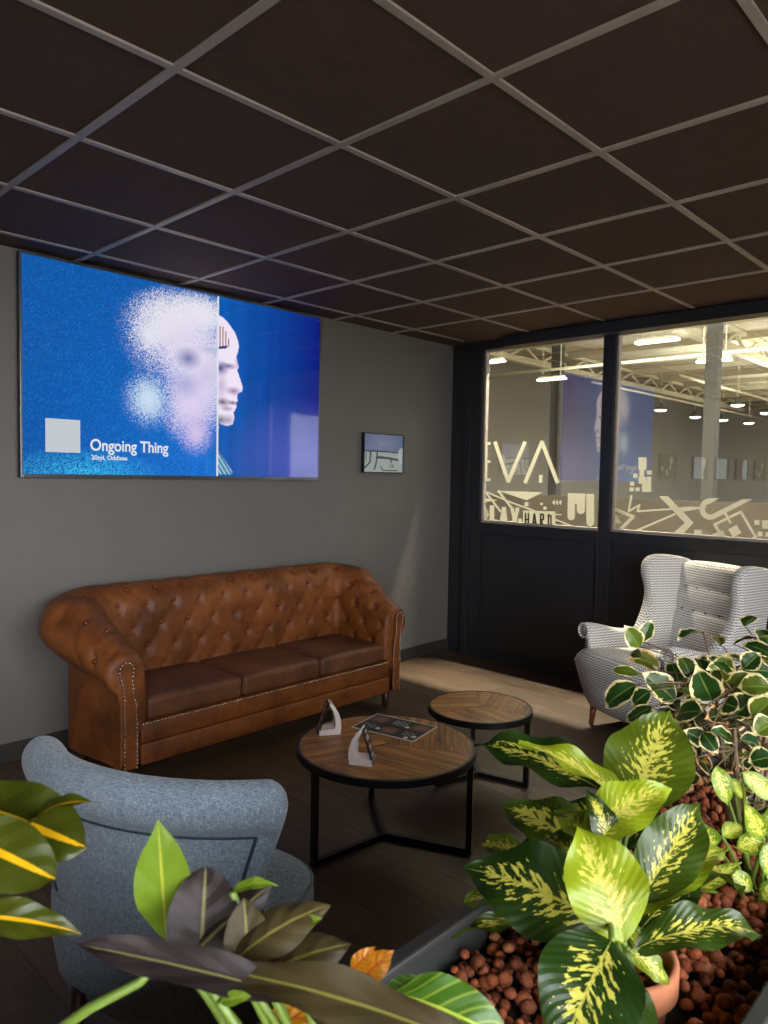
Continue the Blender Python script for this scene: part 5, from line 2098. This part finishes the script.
for b in bases:
    q = b - cb
    z = max(0.02, min(0.34, q.z - 0.05))
    stalk(bm, Vector((-0.06 * z / 0.36, 0.0, z)), q, 0.0034, 0.002, 0.03)
obj('stem', bm, M['stem'], cro, True)

# ---- bronze-leaved plant that crosses the foreground
bb = Vector((-0.06, -2.06, SOIL + 0.005))
bro = thing('bronze_leaf_plant', 'plant with long curled bronze leaves and one upright lime leaf across the foreground', 'plant', bb)
LV = Leaves()
bases = []
for (b, t, w, b_d, t_d, kw) in (
        ((166, 938), (158, 820), 27, 0.43, 0.42, dict(lean=0.9, arch=0.05, fold=0.22, mi=1, shape=1.05, tip=0.8, tone=(0.5, 0))),
        ((186, 962), (272, 884), 30, 0.41, 0.43, dict(lean=0.7, arch=0.10, fold=-0.2, curl=0.3, mi=2, shape=0.7, tip=0.3)),
        ((330, 1006), (76, 944), 20, 0.38, 0.38, dict(lean=0.6, arch=0.03, fold=0.35, mi=2, shape=1.15, tip=0.2, pw=0.6, wave=0.03)),
        ((500, 1058), (196, 966), 25, 0.36, 0.39, dict(lean=0.6, arch=0.08, fold=0.25, mi=0, shape=0.95, tip=0.6, wave=0.05)),
        ((200, 972), (206, 866), 35, 0.41, 0.43, dict(lean=0.9, arch=0.06, fold=0.25, mi=2, shape=0.9, tip=0.0, pw=0.5)),
        ((250, 985), (244, 898), 24, 0.405, 0.415, dict(lean=0.8, arch=0.06, fold=0.3, mi=0, shape=0.9, tip=0.3, pw=0.6)),
        ((235, 960), (330, 905), 24, 0.40, 0.42, dict(lean=0.5, arch=0.12, fold=0.2, curl=0.4, mi=0, tip=0.3)),
        ((262, 975), (352, 944), 24, 0.40, 0.41, dict(lean=0.6, arch=0.12, fold=0.2, curl=0.5, mi=0, tip=0.2)),
        ((300, 990), (420, 1030), 30, 0.39, 0.38, dict(lean=0.7, arch=0.10, fold=0.2, curl=0.3, mi=0)),
        ((290, 935), (322, 918), 10, 0.41, 0.41, dict(lean=0.5, arch=0.1, fold=0.3, mi=1)),
        ((232, 892), (278, 886), 7, 0.42, 0.42, dict(lean=0.4, arch=0.15, fold=0.3, mi=1)),
        ((220, 1002), (252, 996), 7, 0.37, 0.37, dict(lean=0.7, arch=0.1, fold=0.2, mi=1)),
        ((392, 992), (520, 1050), 30, 0.46, 0.44, dict(lean=0.7, arch=0.14, fold=0.2, mi=3)),
        ((430, 985), (372, 1030), 22, 0.48, 0.46, dict(lean=0.7, arch=0.14, fold=0.2, mi=3)),
        ((362, 980), (394, 950), 13, 0.50, 0.50, dict(lean=0.8, arch=0.12, fold=0.2, curl=0.3, mi=4)),
        ((352, 972), (376, 946), 9, 0.50, 0.50, dict(lean=0.8, arch=0.12, fold=0.2, mi=4)),
        ((260, 1040), (318, 1004), 16, 0.46, 0.46, dict(lean=0.8, arch=0.12, fold=0.2, mi=4)),
        ((300, 1050), (340, 1015), 14, 0.46, 0.46, dict(lean=0.8, arch=0.12, fold=0.2, mi=4))):
    bases.append(px_leaf(LV, b, t, w, b_d, t_d, **kw))
LV.build('foliage', [M['olive'], M['lime'], M['purple'], M['midgreen'], M['fire']], bro)
bm = bmesh.new()
# pale stem that rises out of the corner of the view
tube(bm, [at(30, 1050, 0.40) - bb, at(90, 1008, 0.40) - bb, at(140, 982, 0.40) - bb, at(172, 950, 0.41) - bb], [0.0032, 0.0030, 0.0026, 0.002], 9)
tube(bm, [Vector((-0.05, 0.02, -0.03)), Vector((-0.10, 0.0, 0.12)), at(30, 1050, 0.40) - bb], [0.0045, 0.004, 0.0032], 9)
for b in bases:
    q = b - bb
    if q.z > 0.01:
        stalk(bm, Vector((random.uniform(-0.02, 0.02), random.uniform(-0.015, 0.015), -0.02)), q, 0.0034, 0.0022, 0.03)
obj('stem', bm, M['stem'], bro, True)

# ================================================================== LIGHT, WORLD, CAMERA
w = bpy.data.worlds.new('World')
bpy.context.scene.world = w
w.use_nodes = True
bg = w.node_tree.nodes['Background']
bg.inputs[0].default_value = (0.95, 0.97, 1.0, 1)
bg.inputs[1].default_value = 15.0
area('daylight_portal', (-1.75, YF + 0.02, 1.28), (PI / 2, 0, 0), 6.7, 2.28, 1, (1, 1, 1))
bpy.data.lights['daylight_portal'].cycles.is_portal = True

cam = bpy.data.cameras.new('camera')
co = bpy.data.objects.new('camera', cam)
C.objects.link(co)
co.matrix_world = Matrix(((CR.x, CU.x, -CF.x, CAM.x), (CR.y, CU.y, -CF.y, CAM.y), (CR.z, CU.z, -CF.z, CAM.z), (0, 0, 0, 1)))
cam.sensor_width = 36
cam.lens = F_PX / 1024 * 36
cam.clip_start = 0.02
cam.dof.use_dof = True
cam.dof.focus_distance = 3.2
cam.dof.aperture_fstop = 16.0
sc = bpy.context.scene
sc.camera = co
sc.view_settings.view_transform = 'Standard'
sc.view_settings.look = 'None'
sc.view_settings.exposure = 0.0
sc.view_settings.gamma = 1.0
sc.view_settings.use_curve_mapping = False
sc.cycles.max_bounces = 8
sc.cycles.transparent_max_bounces = 12
sc.cycles.caustics_reflective = False
sc.cycles.caustics_refractive = False
sc.cycles.sample_clamp_indirect = 4.0
